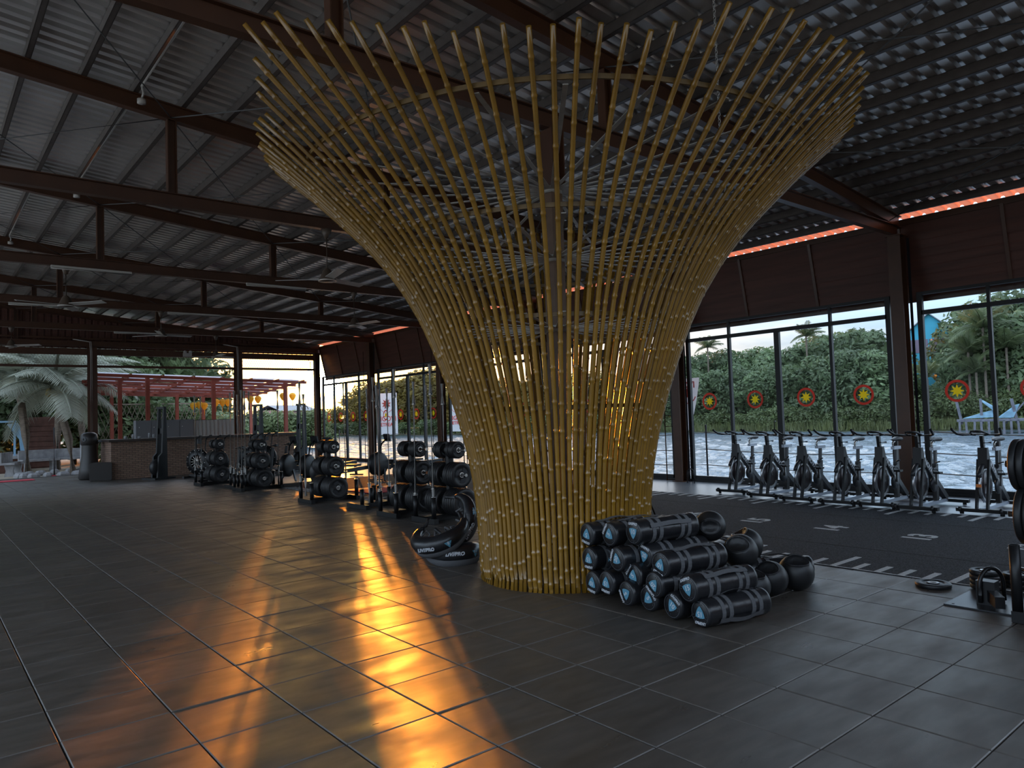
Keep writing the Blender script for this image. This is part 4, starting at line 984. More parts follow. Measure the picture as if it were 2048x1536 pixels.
def rower(label, loc, rz):
    t_ = thing('rowing_machine', label, 'rowing machine', loc, rz, group='rowing machines near the corner')
    b = MB(); b.lathe([(.001, -.09), (.24, -.09), (.29, -.05), (.29, .05), (.24, .09), (.001, .09)], (0, 0, .42), (0, 1, 0), 28); b.build('flywheel_housing', M_black, t_)
    b = MB(); b.bar((.20, 0, .33), (2.15, 0, .37), .07, .09); b.build('rail', M_bikegrey, t_)
    b = MB(); b.bar((.25, 0, .40), (.25, 0, .40), .01, .01)
    b = MB(); b.mm((1.1, -.15, .43), (1.35, .15, .48)); b.build('seat', M_black, t_)
    for s_ in (-1, 1):
        b = MB(); b.bar((.16, s_*.05, .35), (.02, s_*.22, .02), .03, .05, up=(1, 0, 0)); b.build('front_leg', M_blackmetal, t_)
        b = MB(); b.bar((.46, s_*.14, .26), (.60, s_*.14, .47), .11, .03, up=(-1, 0, 1)); b.build('foot_plate', M_black, t_)
    b = MB(); b.bar((2.10, 0, .34), (2.16, 0, .02), .05, .06, up=(1, 0, 0)); b.bar((2.16, -.20, .03), (2.16, .20, .03), .05, .04); b.build('rear_leg', M_blackmetal, t_)
    b = MB(); b.tube([(.05, 0, .66), (.12, 0, .90), (.28, 0, 1.02)], .022, 8); b.build('monitor_arm', M_blackmetal, t_)
    b = MB(); b.box((.30, 0, 1.05), (.04, .20, .18), Matrix.Rotation(R(-20), 3, 'Y')); b.build('monitor', M_black, t_)
    b = MB(); b.bar((.30, -.24, .50), (.30, .24, .50), .028, .028); b.build('pull_bar', M_black, t_)
    return t_
rower('rowing machine with round black housing left of the sun column', (6.78, 13.7, 0), R(35))
rower('rowing machine behind the barbells with tilted monitor', (6.90, 12.75, 0), R(30))
rower('rowing machine right behind the plate tree that hides the sun', (6.30, 10.75, 0), R(28))
rower('rowing machine lying farther back along the windows', (8.2, 11.6, 0), R(10))
t_ = thing('exercise_mat', 'red and grey exercise mat on the turf behind the plate tree', 'mat', (6.9, 9.5, .008)); b = MB(); b.mm((-.3, -.5, 0), (.9, .4, .012)); b.build('pad', M_redmat, t_); b = MB(); b.mm((-.3, .4, 0), (.9, .7, .012)); b.build('grey_end', M_board_grey, t_)

# low dumbbell rail along the windows
t_ = thing('weight_bench', 'low black flat bench on the turf behind the second plate tree', 'bench', (7.6, 8.4, .006), R(20))
b = MB(); b.mm((-.6, -.14, .40), (.6, .14, .47)); b.build('pad', M_black, t_)
for x_ in (-.45, .45): b = MB(); b.bar((x_, 0, .40), (x_, 0, .03), .06, .06, up=(1, 0, 0)); b.bar((x_, -.25, .03), (x_, .25, .03), .05, .05); b.build('leg', M_blackmetal, t_)
# kettlebell-like dark rounded stand by the funnel base, right side
t_ = thing('leaning_pole', 'black pole leaning against the right side of the bamboo base', 'pole', (5.42, .58, 0)); b = MB(); b.tube([(0, 0, .01), (-.42, .10, 1.0)], .014, 8); b.build('shaft', M_black, t_)
t_ = thing('boot_scraper', 'small dark arched wire stand on the floor by the steel column', 'stand', (11.62, 4.93, 0)); b = MB(); b.tube([(0, -.09, 0), (0, -.09, .2)]+[(0, -.09*math.cos(a), .2+.09*math.sin(a)) for a in [PI*k/8 for k in range(1, 8)]]+[(0, .09, .2), (0, .09, 0)], .010, 6); b.build('arch', M_black, t_)
for k in range(4): b = MB(); b.cyl((0, -.06+.04*k, .0), (0, -.06+.04*k, .24), .005, n=5); b.build('wire', M_black, t_)

# tall punching bag and box
t_ = thing('punching_bag', 'tall dark freestanding punching bag beside the brick bar', 'punching bag', (3.55, 20.75, 0))
b = MB(); b.lathe([(.001, 0), (.26, 0), (.30, .05), (.27, .30), (.21, .70), (.20, 1.02)], n=20); b.build('base', M_vinyl_bag, t_)
b = MB(); b.lathe([(.20, 1.02), (.235, 1.05), (.24, 1.22), (.22, 1.34), (.14, 1.40), (.001, 1.41)], n=20); b.build('head', M_vinyl_bag, t_)
b = MB(); b.ring((-.16, -.185, 1.2), Vector((.75, -.66, 0)), (0, 0, 1), .035, .06, .01, 16); b.build('ring_print', M_greyprint, t_)
t_ = thing('vinyl_box', 'black padded plyo box in front of the brick bar corner', 'box', (3.70, 19.85, 0), R(-12))
b = MB(); P = []; w, d_, h, e_ = .28, .30, .52, .02
b.mm((-w+e_, -d_+e_, 0), (w-e_, d_-e_, h)); b.mm((-w, -d_, .02), (w, d_, h-.02)); b.build('body', M_vinyl_bag, t_)
b = MB(); b.mm((-w-.004, -d_+.02, .03), (-w+.002, d_-.02, h-.03)); b.build('side_panel', M_board_grey, t_)

# brick bar
t_ = thing('brick_bar', 'long brick bar counter with dark top at the end of the hall', 'bar counter', (3.93, 19.66, 0))
b = MB(); b.mm((0, 0, 0), (5.55, .22, 1.10)); b.mm((0, .22, 0), (.22, 1.5, 1.10)); b.build('brick_wall', M_brick, t_)
b = MB(); b.mm((-.08, -.12, 1.10), (5.65, .52, 1.17)); b.mm((-.08, .52, 1.10), (.32, 1.6, 1.17)); b.build('counter_top', M_counter, t_)
t_ = thing('locker_board', 'grey board with round knobs standing behind the bar', 'lockers', (4.95, 21.3, 0))
b = MB(); b.mm((0, 0, .0), (1.75, .35, 1.72)); b.build('body', M_board_grey, t_)
for i in range(4):
    for j in range(2):
        d2 = MB(); d2.mm((.03+.43*i, -.015, .86+.42*j), (.44+.43*i, -.002, 1.27+.42*j)); d2 = d2.build('door', M_board_grey, t_)
        b = MB(); b.lathe([(.022, 0), (.02, .02), (.001, .025)], (.10+.43*i, -.015, 1.1+.40*j), (0, -1, 0), 8); b.build('knob', M_chrome, d2)
t_ = thing('curtain', 'pale pleated curtain hanging behind the bar', 'curtain', (6.72, 21.4, .55))
b = MB(); n = 72; V = []
for k in range(n+1):
    x = 1.35*k/n; y = .035*math.sin(k*.9)+.012*math.sin(k*2.1)
    V += [(x, y*.5, 1.13), (x*1.01, y*1.2, .0)]
b.add(V, [(2*k, 2*k+1, 2*k+3, 2*k+2) for k in range(n)], True); b.build('cloth', M_curtain, t_)
b = MB(); b.cyl((-.05, 0, 1.14), (1.45, 0, 1.14), .012, n=6); b.build('rod', M_blackmetal, t_)
for x_ in (-.03, 1.43): b = MB(); b.cyl((x_, 0, -.55), (x_, 0, 1.14), .014, n=6); b.build('stand', M_blackmetal, t_)
b = MB(); b.mm((-.13, -.10, 0), (.13, .10, .14)); tag(b.build('napkin_box', M_paleblue, None, (3.55, 21.35, 1.05)), 'small pale blue box above the corner behind the punching bag', 'box')
b = MB(); b.mm((-.13, -.10, 0), (.13, .10, 1.05)); tag(b.build('pedestal', M_whitecloth, None, (3.55, 21.35, 0)), 'narrow white pedestal under the pale blue box', 'stand')
for k, (x, r_, h) in enumerate(((4.35, .05, .09), (4.55, .035, .14), (4.72, .045, .07), (5.0, .03, .16), (5.12, .035, .12))):
    b = MB(); b.lathe([(.001, 0), (r_*.8, 0), (r_, h*.5), (r_*.8, h), (r_*.7, h), (r_*.85, h*.5), (r_*.7, .01), (.001, .01)], n=14)
    tag(b.build('drinking_cup', M_whitecloth, None, (x, 19.86, 1.17)), 'small pale cup on the bar counter, number %s from the left end' % ('one', 'two', 'three', 'four', 'five')[k], 'cup')

# ================================================================== CEILING FITTINGS
FANS = [(3.98, 5.32, 3.53, 20, 'nearest ceiling fan, left of the bamboo funnel'), (1.42, 9.76, 3.60, 70, 'ceiling fan at the far left under the fourth truss'), (6.70, 9.76, 3.55, 45, 'ceiling fan above the plate racks beside the bamboo'), (3.97, 14.17, 3.68, 10, 'ceiling fan above the middle of the hall'), (6.58, 18.5, 3.61, 30, 'ceiling fan in front of the pergola'), (1.43, 18.5, 3.75, 85, 'ceiling fan at the left edge above the palm view')]
fan0 = None
for (x, y, z, a, lab) in FANS:
    if fan0 is None:
        f_ = thing('ceiling_fan', lab, 'ceiling fan', (x, y, 0), 0, 'hanging ceiling fans')
    else:
        f_ = thing('ceiling_fan', lab, 'ceiling fan', (x, y, 0), 0, 'hanging ceiling fans')
    fan0 = f_
    b = MB(); b.lathe([(.06, 4.225), (.075, 4.215), (.03, 4.09), (.001, 4.09)], n=12); b.build('canopy', M_fandark, f_)
    b = MB(); b.cyl((0, 0, z+.10), (0, 0, 4.15), .014, n=8); b.build('rod', M_fandark, f_)
    b = MB(); b.lathe([(.03, z+.13), (.06, z+.10), (.10, z+.0), (.125, z-.03), (.125, z-.05), (.001, z-.06)], n=18); b.build('motor', M_fandark, f_)
    b = MB(); b.ring((0, 0, z-.052), (1, 0, 0), (0, 1, 0), .112, .128, .012, 20); b.build('trim_ring', M_fanwhite, f_)
    for q in range(3):
        aa = R(a+120*q); e = Vector((math.cos(aa), math.sin(aa), 0)); n_ = Vector((-e.y, e.x, 0)); b = MB()
        b.bar(e*.10+Vector((0, 0, z-.02)), e*.72+Vector((0, 0, z-.015)), .12, .006, up=(n_*.22+Vector((0, 0, 1)))); b.build('blade', M_fanwhite, f_)
def tube_light(label, a, c):
    t_ = thing('tube_light', label, 'tube light', a); d = Vector(c)-Vector(a)
    b = MB(); b.bar((0, 0, .03), d+Vector((0, 0, .03)), .05, .035); b.build('batten', M_fanwhite, t_)
    b = MB(); b.cyl((0, 0, 0), d, .013, n=8); b.build('tube', M_fanwhite, t_)
for k, (Y, X, lab) in enumerate(((9.76, 5.6, 'switched-off tube light under the fourth truss left of the bamboo'), (14.17, 5.3, 'switched-off tube light under the truss above the racks'), (9.76, 2.4, 'switched-off tube light on the far left truss'), (18.5, 5.0, 'switched-off tube light in front of the gable'), (14.17, 2.2, 'switched-off tube light on the left by the gable'))):
    tube_light(lab, (X, Y-.06, 4.165), (X-1.2, Y-.06, 4.165))
# conduit along purlins with junction boxes
for (X, ya, yb, lab) in ((1.53, 2.2, 5.15, 'pale conduit pipe with an elbow under the roof at upper left'), (1.53, 5.5, 9.6, 'pale conduit pipe under the roof at left between the second and third trusses'), (1.0, 9.9, 14.0, 'pale conduit pipe under the roof farther left')):
    zc = z_sheet(X)-.14
    t_ = thing('conduit', lab, 'conduit', (X, ya, zc)); b = MB(); b.tube([(0, 0, 0), (0, yb-ya-.15, 0), (0.03, yb-ya-.10, -.06), (0.03, yb-ya, -.10)], .014, 6); b.build('pipe', M_fanwhite, t_)
    b = MB(); b.lathe([(.001, 0), (.05, 0), (.05, .05), (.001, .05)], (.03, yb-ya, -.15), (0, 0, 1), 12); b.build('junction_box', M_fanwhite, t_)
t_ = thing('security_camera', 'small white security camera near the bamboo poles', 'camera', (6.9, .78, 4.02))
b = MB(); b.tube([(0, 0, 0), (.25, -.10, -.03)], .045, 12); b.build('body', M_fanwhite, t_); b = MB(); b.tube([(.245, -.098, -.0295), (.27, -.108, -.032)], .038, 12); b.build('lens', M_black, t_); b = MB(); b.cyl((.05, -.02, .03), (.05, -.02, .21), .015, n=8); b.build('bracket', M_fanwhite, t_)
t_ = thing('bay_lamp', 'pale rounded lamp housing under the roof behind the right bamboo tips', 'lamp', tuple(on_z(1560, 205, 4.72)))
b = MB(); b.tube([(-.22, 0, 0), (-.1, 0, .01), (.1, 0, .01), (.22, 0, 0)], [.05, .10, .10, .05], 12, flat=.6); b.build('housing', M_fanwhite, t_)
b = MB(); b.cyl((0, 0, .02), (0, 0, .30), .01, n=6); b.build('hanger', M_cable, t_)
pa = on_z(1512, 10, 4.95); pb = on_z(1440, 268, 3.75)
t_ = thing('hanging_chain', 'thin steel chain hanging from the roof through the right bamboo poles', 'chain', tuple(pb))
pa = Vector((pb.x, pb.y, 5.2)); link_m = MB(); link_m.tube([(.010*math.cos(a), 0, .018*math.sin(a)) for a in [2*PI*k/10 for k in range(10)]], .003, 5, closed=True); lme = link_m.mesh('chain_link', M_steel)
for k in range(48): link('chain_link', lme, t_, (0, 0, .02+k*.029), (0, 0, PI/2*(k % 2)))
t_ = thing('emergency_light', 'twin-head emergency light on the end wall header', 'lamp', (6.95, 22.80, 4.03)); b = MB(); b.mm((-.14, -.05, -.08), (.14, .05, .04)); b.build('case', M_fanwhite, t_)
for s_ in (-1, 1): b = MB(); b.lathe([(.02, 0), (.06, -.05), (.06, -.06), (.001, -.06)], (s_*.09, 0, .10), (0, .9, .4), 12); b.build('head', M_fanwhite, t_)

# ================================================================== OUTSIDE THE WINDOWS
# cable fence on the lake side
for k, z in enumerate((.28, .62, .98)):
    for j in range(len(FRAMES)-1):
        ya, yb = FRAMES[j], FRAMES[j+1]; b = MB(); n = 8
        b.tube([(0, (yb-ya)*q/n, -.05*math.sin(PI*q/n)*(1+k*.3)) for q in range(n+1)], .010, 5)
        tag(b.build('fence_cable', M_rope, None, (12.75, ya, z)), 'slack grey safety cable strung outside the windows at %s height' % ('ankle', 'knee', 'waist')[k], 'cable', '%s height safety cables' % ('ankle', 'knee', 'waist')[k])
for j, Y in enumerate(FRAMES):
    t_ = thing('fence_post', 'slim steel fence post outside the windows behind a column', 'post', (12.75, Y, -.6), group='fence posts outside the windows'); b = MB(); b.cyl((0, 0, 0), (0, 0, 1.75), .022, n=8); b.build('shaft', M_bikegrey, t_)
b = MB(); b.mm((12.35, -8, -.6), (12.95, 24.2, -.12)); tag(b.build('trim_2', M_conc), kind='structure')
# feather flag and banners
def banner(label, loc, rz, w, h, lines, taper=0.0, star=True, pole=True):
    t_ = thing('banner', label, 'banner', loc, rz); n = 14; V = []
    for k in range(n+1):
        f = k/n; ww = w*(1-taper*f**1.5)
        for s_ in (0, .33, .66, 1): V.append((ww*s_, .03*math.sin(f*5+s_*4), -h*f))
    b = MB(); b.add(V, [(4*i+j, 4*i+j+1, 4*i+j+5, 4*i+j+4) for i in range(n) for j in range(3)], True); b.build('cloth', M_whitecloth, t_)
    if pole: b = MB(); b.cyl((-.02, 0, -loc[2]-.12), (-.02, 0, .05), .015, n=6); b.build('pole', M_bikegrey, t_)
    if star:
        b = MB(); b.prism(star_poly(9, w*.12, w*.24), (w*.48, -.045, -h*.26), (1, 0, 0), (0, 0, 1), .004); b.build('red_star', M_decal_red, t_)
        b = MB(); n = 12
        pts = [(w*.48+w*.36*math.cos(a), -.045, -h*.26+w*.36*math.sin(a)) for a in [R(200+10*k) for k in range(15)]]; b.tube(pts, .012, 5); b.build('arc', M_redprint, t_)
    for k, s in enumerate(lines): put_text('lettering', s, w*.30 if len(s) < 6 else w*.215, M_redprint, t_, (w*.48, -.05, -h*(.62+.14*k)), (1, 0, 0), (0, 0, 1), ext=.002, bold=.006)
    return t_
p = on_x(1385, 756, 13.2); banner('white feather flag with red star right of the bamboo outside the glass', (13.2, p.y+.42, p.z), R(-90), .62, 1.35, (), .75)
put_text('lettering', 'OVI', .20, M_redprint, bpy.data.objects['banner'], (.34, -.05, -.16), (1, 0, 0), (0, 0, 1), ext=.002, bold=.005)
for (px, py, X, lab, rot, w, h) in ((757, 787, 22.0, 'white rectangular banner with red star between barbells far outside', -65, 1.5, 2.6), (902, 793, 22.0, 'white rectangular banner with red star beside the bamboo edge far outside', -65, 1.1, 1.9)):
    p = on_x(px, py, X); t_ = banner(lab, (X, p.y+.2, p.z), R(rot), w, h, ('NGOVI', 'RETREAT'))

# ------------------------------------------------------------------ vegetation
def leaf_cloud(blobs, n, size, rnd, up=.3):
    b = MB(); V = []; F = []
    tot = sum(q[3]**2 for q in blobs)
    for (cx_, cy_, cz_, r_) in blobs:
        for _ in range(int(n*r_*r_/tot)):
            while True:
                d = Vector((rnd.uniform(-1, 1), rnd.uniform(-1, 1), rnd.uniform(-1, 1)))
                if .05 < d.length < 1: break
            d.normalize(); p = Vector((cx_, cy_, cz_))+d*r_*(1-.35*rnd.random()**2)*Vector((1, 1, .8)).length/1.62
            nn = (d+Vector((rnd.uniform(-.8, .8), rnd.uniform(-.8, .8), rnd.uniform(-.5, .8)))).normalized(); _, x, y = basis(nn)
            a = rnd.uniform(0, 6.3); x2 = x*math.cos(a)+y*math.sin(a); y2 = nn.cross(x2); s_ = size*rnd.uniform(.6, 1.3)
            o = len(V); V += [p-x2*s_, p-y2*s_*.42, p+x2*s_, p+y2*s_*.42]; F.append((o, o+1, o+2, o+3))
    b.add(V, F); return b
def tree_proto(seed, h=6.0, r_=2.2, n=4600, leaf=.21, m=None):
    rnd = random.Random(seed); bl = []
    for _ in range(15):
        a = rnd.uniform(0, 6.3); q = rnd.uniform(.1, .72)*r_; bl.append((q*math.cos(a), q*math.sin(a), h*rnd.uniform(.10, .86), r_*rnd.uniform(.34, .58)))
    bl.append((0, 0, h*.80, r_*.5))
    crown = leaf_cloud(bl, n, leaf, rnd).mesh('crown', m or M_leaf)
    b = MB(); b.tube([(0, 0, -.3), (.08, .03, h*.3), (0, .05, h*.6), (0, 0, h*.8)], [.14, .11, .08, .03], 7)
    for k in range(5):
        x, y, z, q = bl[k]; b.tube([(0.05, .03, h*.25+.2*k), (x*.6, y*.6, z*.85), (x, y, z)], [.06, .04, .015], 5)
    return crown, b.mesh('trunk', M_trunk)
TP_ = [tree_proto(s) for s in (1, 2, 3, 4)]
TG_ = [tree_proto(s, m=M_leaf_backlit) for s in (5, 6)]
TB_ = [tree_proto(s, 2.6, 1.6, 2600, .16, M_leaf2) for s in (11, 12, 13)]
def put_tree(name, label, cat, group, pr, x, y, z, sc, rz):
    t_ = thing(name, label, cat, (x, y, z), rz, group); cr_ = link('crown', pr[0], t_); link('trunk', pr[1], t_); t_.scale = (sc[0], sc[0], sc[1]); cr_['kind'] = 'stuff'
    return t_
rnd = random.Random(5)
for px in range(1310, 2330, 34):          # right-hand bank, in two rows
    seg = 'behind the spin bikes' if px < 1800 else 'near the turquoise house'
    for row in (0, 1):
        d = bank_depth(px)+3.5+6*row+rnd.uniform(-1, 1.5); x, y = far_xy(px+rnd.uniform(-12, 12), d)
        if 1765 < px < 1930 and row == 1: continue
        top = {0: 5.0, 1: 6.6}[row]*(1.0 if px < 1650 else 1.13 if px < 1990 else 1.42)*(1+.06*row)
        if 1765 < px < 1930: top = 2.9
        put_tree('mangrove_tree', 'leafy green tree in the %s row on the far bank %s' % (('front', 'back')[row], seg), 'tree', '%s row of trees %s' % (('front', 'back')[row], seg), TP_[rnd.randrange(4)], x, y, .1, (top/6*rnd.uniform(.95, 1.2), top/6*rnd.uniform(.9, 1.08)), rnd.uniform(0, 6))
for px in range(1320, 2330, 20):          # bushes on the water's edge
    d = bank_depth(px)+1.2+rnd.uniform(0, 1); x, y = far_xy(px, d); s_ = rnd.choice((.62, .8)) if px < 1790 else 1.0; d += rnd.choice((0, 0, 1.5))
    put_tree('bank_shrub', 'low green shrub at the waterline of the far bank %s' % ('behind the spin bikes' if px < 1800 else 'by the old jetty'), 'shrub', 'waterline shrubs %s' % ('behind the spin bikes' if px < 1800 else 'by the old jetty'), TB_[rnd.randrange(3)], x, y, -.5, (s_*rnd.uniform(.8, 1.1), s_*rnd.uniform(.75, 1.1)), rnd.uniform(0, 6))
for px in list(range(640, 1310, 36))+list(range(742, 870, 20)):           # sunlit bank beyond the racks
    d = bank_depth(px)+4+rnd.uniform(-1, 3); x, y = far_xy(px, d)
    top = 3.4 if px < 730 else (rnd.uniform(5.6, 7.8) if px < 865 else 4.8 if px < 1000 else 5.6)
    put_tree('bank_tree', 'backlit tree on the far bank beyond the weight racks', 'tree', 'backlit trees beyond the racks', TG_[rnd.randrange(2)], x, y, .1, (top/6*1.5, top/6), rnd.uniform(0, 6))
for px in range(640, 1310, 30):
    d = bank_depth(px)+1.5; x, y = far_xy(px, d)
    put_tree('reed_clump', 'dry reed shrub along the sunlit waterline', 'shrub', 'sunlit waterline shrubs', TB_[rnd.randrange(3)], x, y, -.5, (1.3, .62), rnd.uniform(0, 6))
# bank grass
b = MB()
for k in range(9000):
    px = rnd.uniform(640, 2330); d = bank_depth(px)+abs(rnd.gauss(0, 1.0))-.2; x, y = far_xy(px, d); h = rnd.uniform(.35, 1.0); a = rnd.uniform(0, 6.3); w = .035
    dx, dy = math.cos(a)*w, math.sin(a)*w; lx, ly = rnd.uniform(-.2, .2), rnd.uniform(-.2, .2)
    b.add([(x-dx, y-dy, -.5), (x+dx, y+dy, -.5), (x+lx, y+ly, -.5+h)], [(0, 1, 2)])
tag(b.build('bank_grass', M_grass), 'tall reedy grass fringing the far shore', 'grass', kind='stuff')
# palms
def frond_mesh(seed, L_, droop, m, nl=34, lw=.05, ll=.62):
    rnd = random.Random(seed); b = MB(); pts = []
    for k in range(15):
        f = k/14; pts.append(Vector((L_*(f-.10*droop*f*f), 0, L_*(.32*f-.62*droop*f*f))))
    b.tube(pts, [.030*(1-.85*k/14) for k in range(15)], 5)
    for k in range(nl):
        f = .10+.88*k/nl; i = min(int(f*14), 13); p = pts[i].lerp(pts[i+1], f*14-i); d = (pts[i+1]-pts[i]).normalized()
        l_ = ll*(math.sin(PI*min(1, f*.85+.12))**.6)*rnd.uniform(.85, 1.1)
        for s_ in (-1, 1):
            out = (Vector((0, s_, 0))*.85+d*.55+Vector((0, 0, -.18))).normalized(); tip = p+out*l_+Vector((0, 0, -.38*l_*l_/ll*rnd.uniform(.6, 1.3)))
            mid = p+out*l_*.55+Vector((0, 0, -.06*l_)); w = d*lw*.5
            b.add([p-w*.6, p+w*.6, mid+w, mid-w, tip], [(0, 1, 2, 3), (3, 2, 4)])
    return b.mesh('frond', m)
FR = {}
def palm(label, loc, h, nf, L_, m, group=None, lean=(0, 0), coco=False, nl=34, name='palm_tree', spread=1.0, lw=.019, dro=((1, .9), (2, 1.25), (3, 1.6)), e0=55, e1=-22, tw=1.0):
    t_ = thing(name, label, 'palm tree', loc, 0, group); rn = random.Random(int(loc[0]*100)+nf)
    if m.name not in FR: FR[m.name] = [frond_mesh(s, 1.0, dr, m, nl, lw, .30) for s, dr in dro]
    b = MB(); b.tube([(0, 0, -.3), (lean[0]*.3, lean[1]*.3, h*.4), (lean[0]*.8, lean[1]*.8, h*.8), (lean[0], lean[1], h)], [.19*tw, .14*tw, .12*tw, .13*tw], 9); b.build('trunk', M_trunk, t_)
    for k in range(nf):
        az = 2.4*k+rn.uniform(-.2, .2); el = e1+(1-k/nf)*(e0-e1)
        o = link('frond', FR[m.name][k % 3], t_, (lean[0], lean[1], h-.02), (0, -R(el)*spread, az)); s_ = L_*rn.uniform(.85, 1.1); o.scale = (s_, s_, s_)
    if coco:
        for k in range(7):
            a = k*.9; b = MB(); b.lathe([(.001, -.11), (.08, -.07), (.10, 0), (.07, .08), (.001, .11)], (lean[0]+.22*math.cos(a), lean[1]+.22*math.sin(a), h-.12-.1*(k % 2)), (0, 0, 1), 10); b.build('coconut', M_coco, t_)
    return t_
for (px, py, dp, L_, lab) in ((1612, 672, 63, 1.6, 'palm rising above the trees behind the spin bikes'), (1415, 695, 72, 1.6, 'small palm crown above the trees right of the bamboo'), (1965, 655, 50.5, 2.4, 'tall palm against the sky left of the right mullion'), (1936, 705, 51, 1.9, 'grey-green palm in front of the turquoise house'), (1952, 745, 50.5, 1.7, 'low palm right of the turquoise house'), (2012, 695, 50, 2.2, 'yellowing palm right of the last mullion'), (700, 815, 110, 2.2, 'palm silhouette beside the setting sun')):
    d = ray(px, py); p = CAM+d*(dp/d.dot(_fw)); palm(lab, (p.x, p.y, .1), p.z-.1, 15, L_, M_palm, nl=22, lw=.034, dro=((1, .5), (2, .8), (3, 1.1)), e0=72, e1=-5, tw=.6)
d = ray(1855, 740); 
palm('young bright banana-like plant below the turquoise house', (*far_xy(1857, 52), .1), 3.0, 9, 1.6, M_grass, nl=16, lw=.07, dro=((1, .4), (2, .6), (3, .8)), e0=85, e1=40)

# turquoise houses
def house(label, c, w, d_, h, rz, ridge=1.6, window=True):
    t_ = thing('house', label, 'house', (c[0], c[1], .3), rz)
    b = MB(); b.mm((-w/2, -d_/2, 0), (w/2, d_/2, h)); b.add([(-w/2, -d_/2, h), (w/2, -d_/2, h), (0, -d_/2, h+ridge), (-w/2, d_/2, h), (w/2, d_/2, h), (0, d_/2, h+ridge)], [(0, 1, 2), (3, 5, 4)]); b.build('walls', M_turq, t_)
    b = MB()
    for s_ in (-1, 1): b.add([(0, -d_/2-.3, h+ridge+.10), (s_*(w/2+.3), -d_/2-.3, h-.10), (s_*(w/2+.3), d_/2+.3, h-.10), (0, d_/2+.3, h+ridge+.10), (0, -d_/2-.3, h+ridge+.0), (s_*(w/2+.3), -d_/2-.3, h-.20), (s_*(w/2+.3), d_/2+.3, h-.20), (0, d_/2+.3, h+ridge)], [(0, 1, 2, 3), (4, 5, 6, 7), (0, 1, 5, 4), (1, 2, 6, 5), (2, 3, 7, 6)])
    b.build('roof', M_turqroof, t_)
    if window:
        for x0 in (-1.5, -.05):
            wd_ = MB(); wd_.mm((x0, -d_/2-.03, h-1.75), (x0+1.35, -d_/2+.02, h-.55)); wd_ = wd_.build('shutter_window', M_mauve, t_)
            b = MB()
            for q in range(4): b.mm((x0+.33*q, -d_/2-.06, h-1.75), (x0+.05+.33*q, -d_/2-.02, h-.55))
            b.build('bars', M_wood_old, wd_)
    return t_
cdir = math.atan2(ray(1865, 800).y, ray(1865, 800).x)
house('turquoise gabled house with shuttered window behind palms across the lake', far_xy(1868, 66), 3.6, 4, 7.3, cdir-PI/2, 1.7)
house('pale turquoise house corner low among trees at the right edge', far_xy(2028, 64), 2.6, 3, 5.0, cdir-PI/2+.3, .7, False)
# collapsed jetty
jx, jy = far_xy(1990, 44.5)
t_ = thing('old_jetty', 'collapsed wooden jetty with tilted posts and torn blue sheets', 'jetty', (jx, jy, -.6), cdir-PI/2)
b = MB(); b.mm((-2.0, -.6, .75), (3.6, .8, .88)); b.build('deck', M_wood_old, t_)
for k in range(15):
    x = -1.9+.38*k; b = MB(); b.bar((x, -.55, -.2), (x+rnd.uniform(-.05, .05), -.55, .80), .12, .10, up=(0, 1, 0)); b.build('pile', M_wood_old, t_)
for (x0, x1, z1, w) in ((-1.75, -2.0, 2.1, .15), (-.7, -.72, 2.15, .14), (1.1, .85, 2.1, .16), (1.9, 2.2, 2.3, .12), (.5, 1.6, 2.0, .08), (2.6, 3.4, 2.4, .1)):
    b = MB(); b.bar((x0, -.3, .6), (x1, -.3, z1), w, w, up=(0, 1, 0)); b.build('tilted_post', M_wood_old, t_)
for P in (((-1.7, -.4, .95), (-.1, -.5, 1.0), (.0, -.2, 1.45), (-.7, .0, 1.25)), ((.1, -.4, .95), (.9, -.45, .95), (1.25, -.3, 1.75), (1.05, -.2, 1.7)), ((-.7, -.35, 2.0), (.0, -.4, 1.3), (.15, -.3, 1.5), (-.6, -.2, 2.05))):
    b = MB(); b.add([Vector(p) for p in P]+[Vector(p)+Vector((0, .02, .02)) for p in P], [(0, 1, 2, 3), (7, 6, 5, 4), (0, 4, 5, 1), (1, 5, 6, 2), (2, 6, 7, 3), (3, 7, 4, 0)]); b.build('torn_sheet', M_tarp, t_)

# ------------------------------------------------------------------ garden beyond the open end wall
palm('coconut palm with drooping grey-green fronds just outside the open end', (4.02, 26.4, -.1), 3.15, 17, 2.75, M_palmgrey, None, (-.55, .4), True, 44, dro=((1, .8), (2, 1.2), (3, 1.5)), e0=75, e1=-25)
palm('second coconut palm farther left behind the first', (2.75, 27.6, -.1), 3.6, 16, 2.9, M_palmgrey, None, (-.3, .2), True, 44, e0=75, e1=-15)
palm('thin coconut palm behind the garden benches', (4.0, 30.5, -.1), 4.2, 15, 2.9, M_palmgrey, None, (.2, .2), False, 44, e0=75, e1=-10)
palm('coconut palm in the far garden behind the pergola edge', (5.2, 32.0, -.1), 4.0, 15, 2.8, M_palmgrey, None, (-.2, .2), False, 44, e0=75, e1=-10)
rn = random.Random(21); gt = []
for (x, y, s_, z_) in ((-4, 36, 1.35, 1.2), (0, 38, 1.4, 1.25), (3.5, 36.5, 1.4, 1.2), (6.5, 38, 1.5, 1.25), (9.5, 38.5, 1.35, 1.12), (2, 33.5, .9, .85), (7.5, 34.5, 1.0, .9), (-8, 40, 1.6, 1.4), (10.5, 35, .8, .62), (5.2, 34.5, .9, .85), (12.4, 42, 1.2, .85), (14, 46, .9, .62), (16.5, 54, .9, .55), (11.9, 36, .7, .5), (-12, 38, 1.5, 1.4), (-16, 42, 1.6, 1.4), (13.2, 39, .8, .5), (15.2, 44, .8, .5), (18.5, 56, 1., .5)):
    gt.append((x, y, s_, z_))
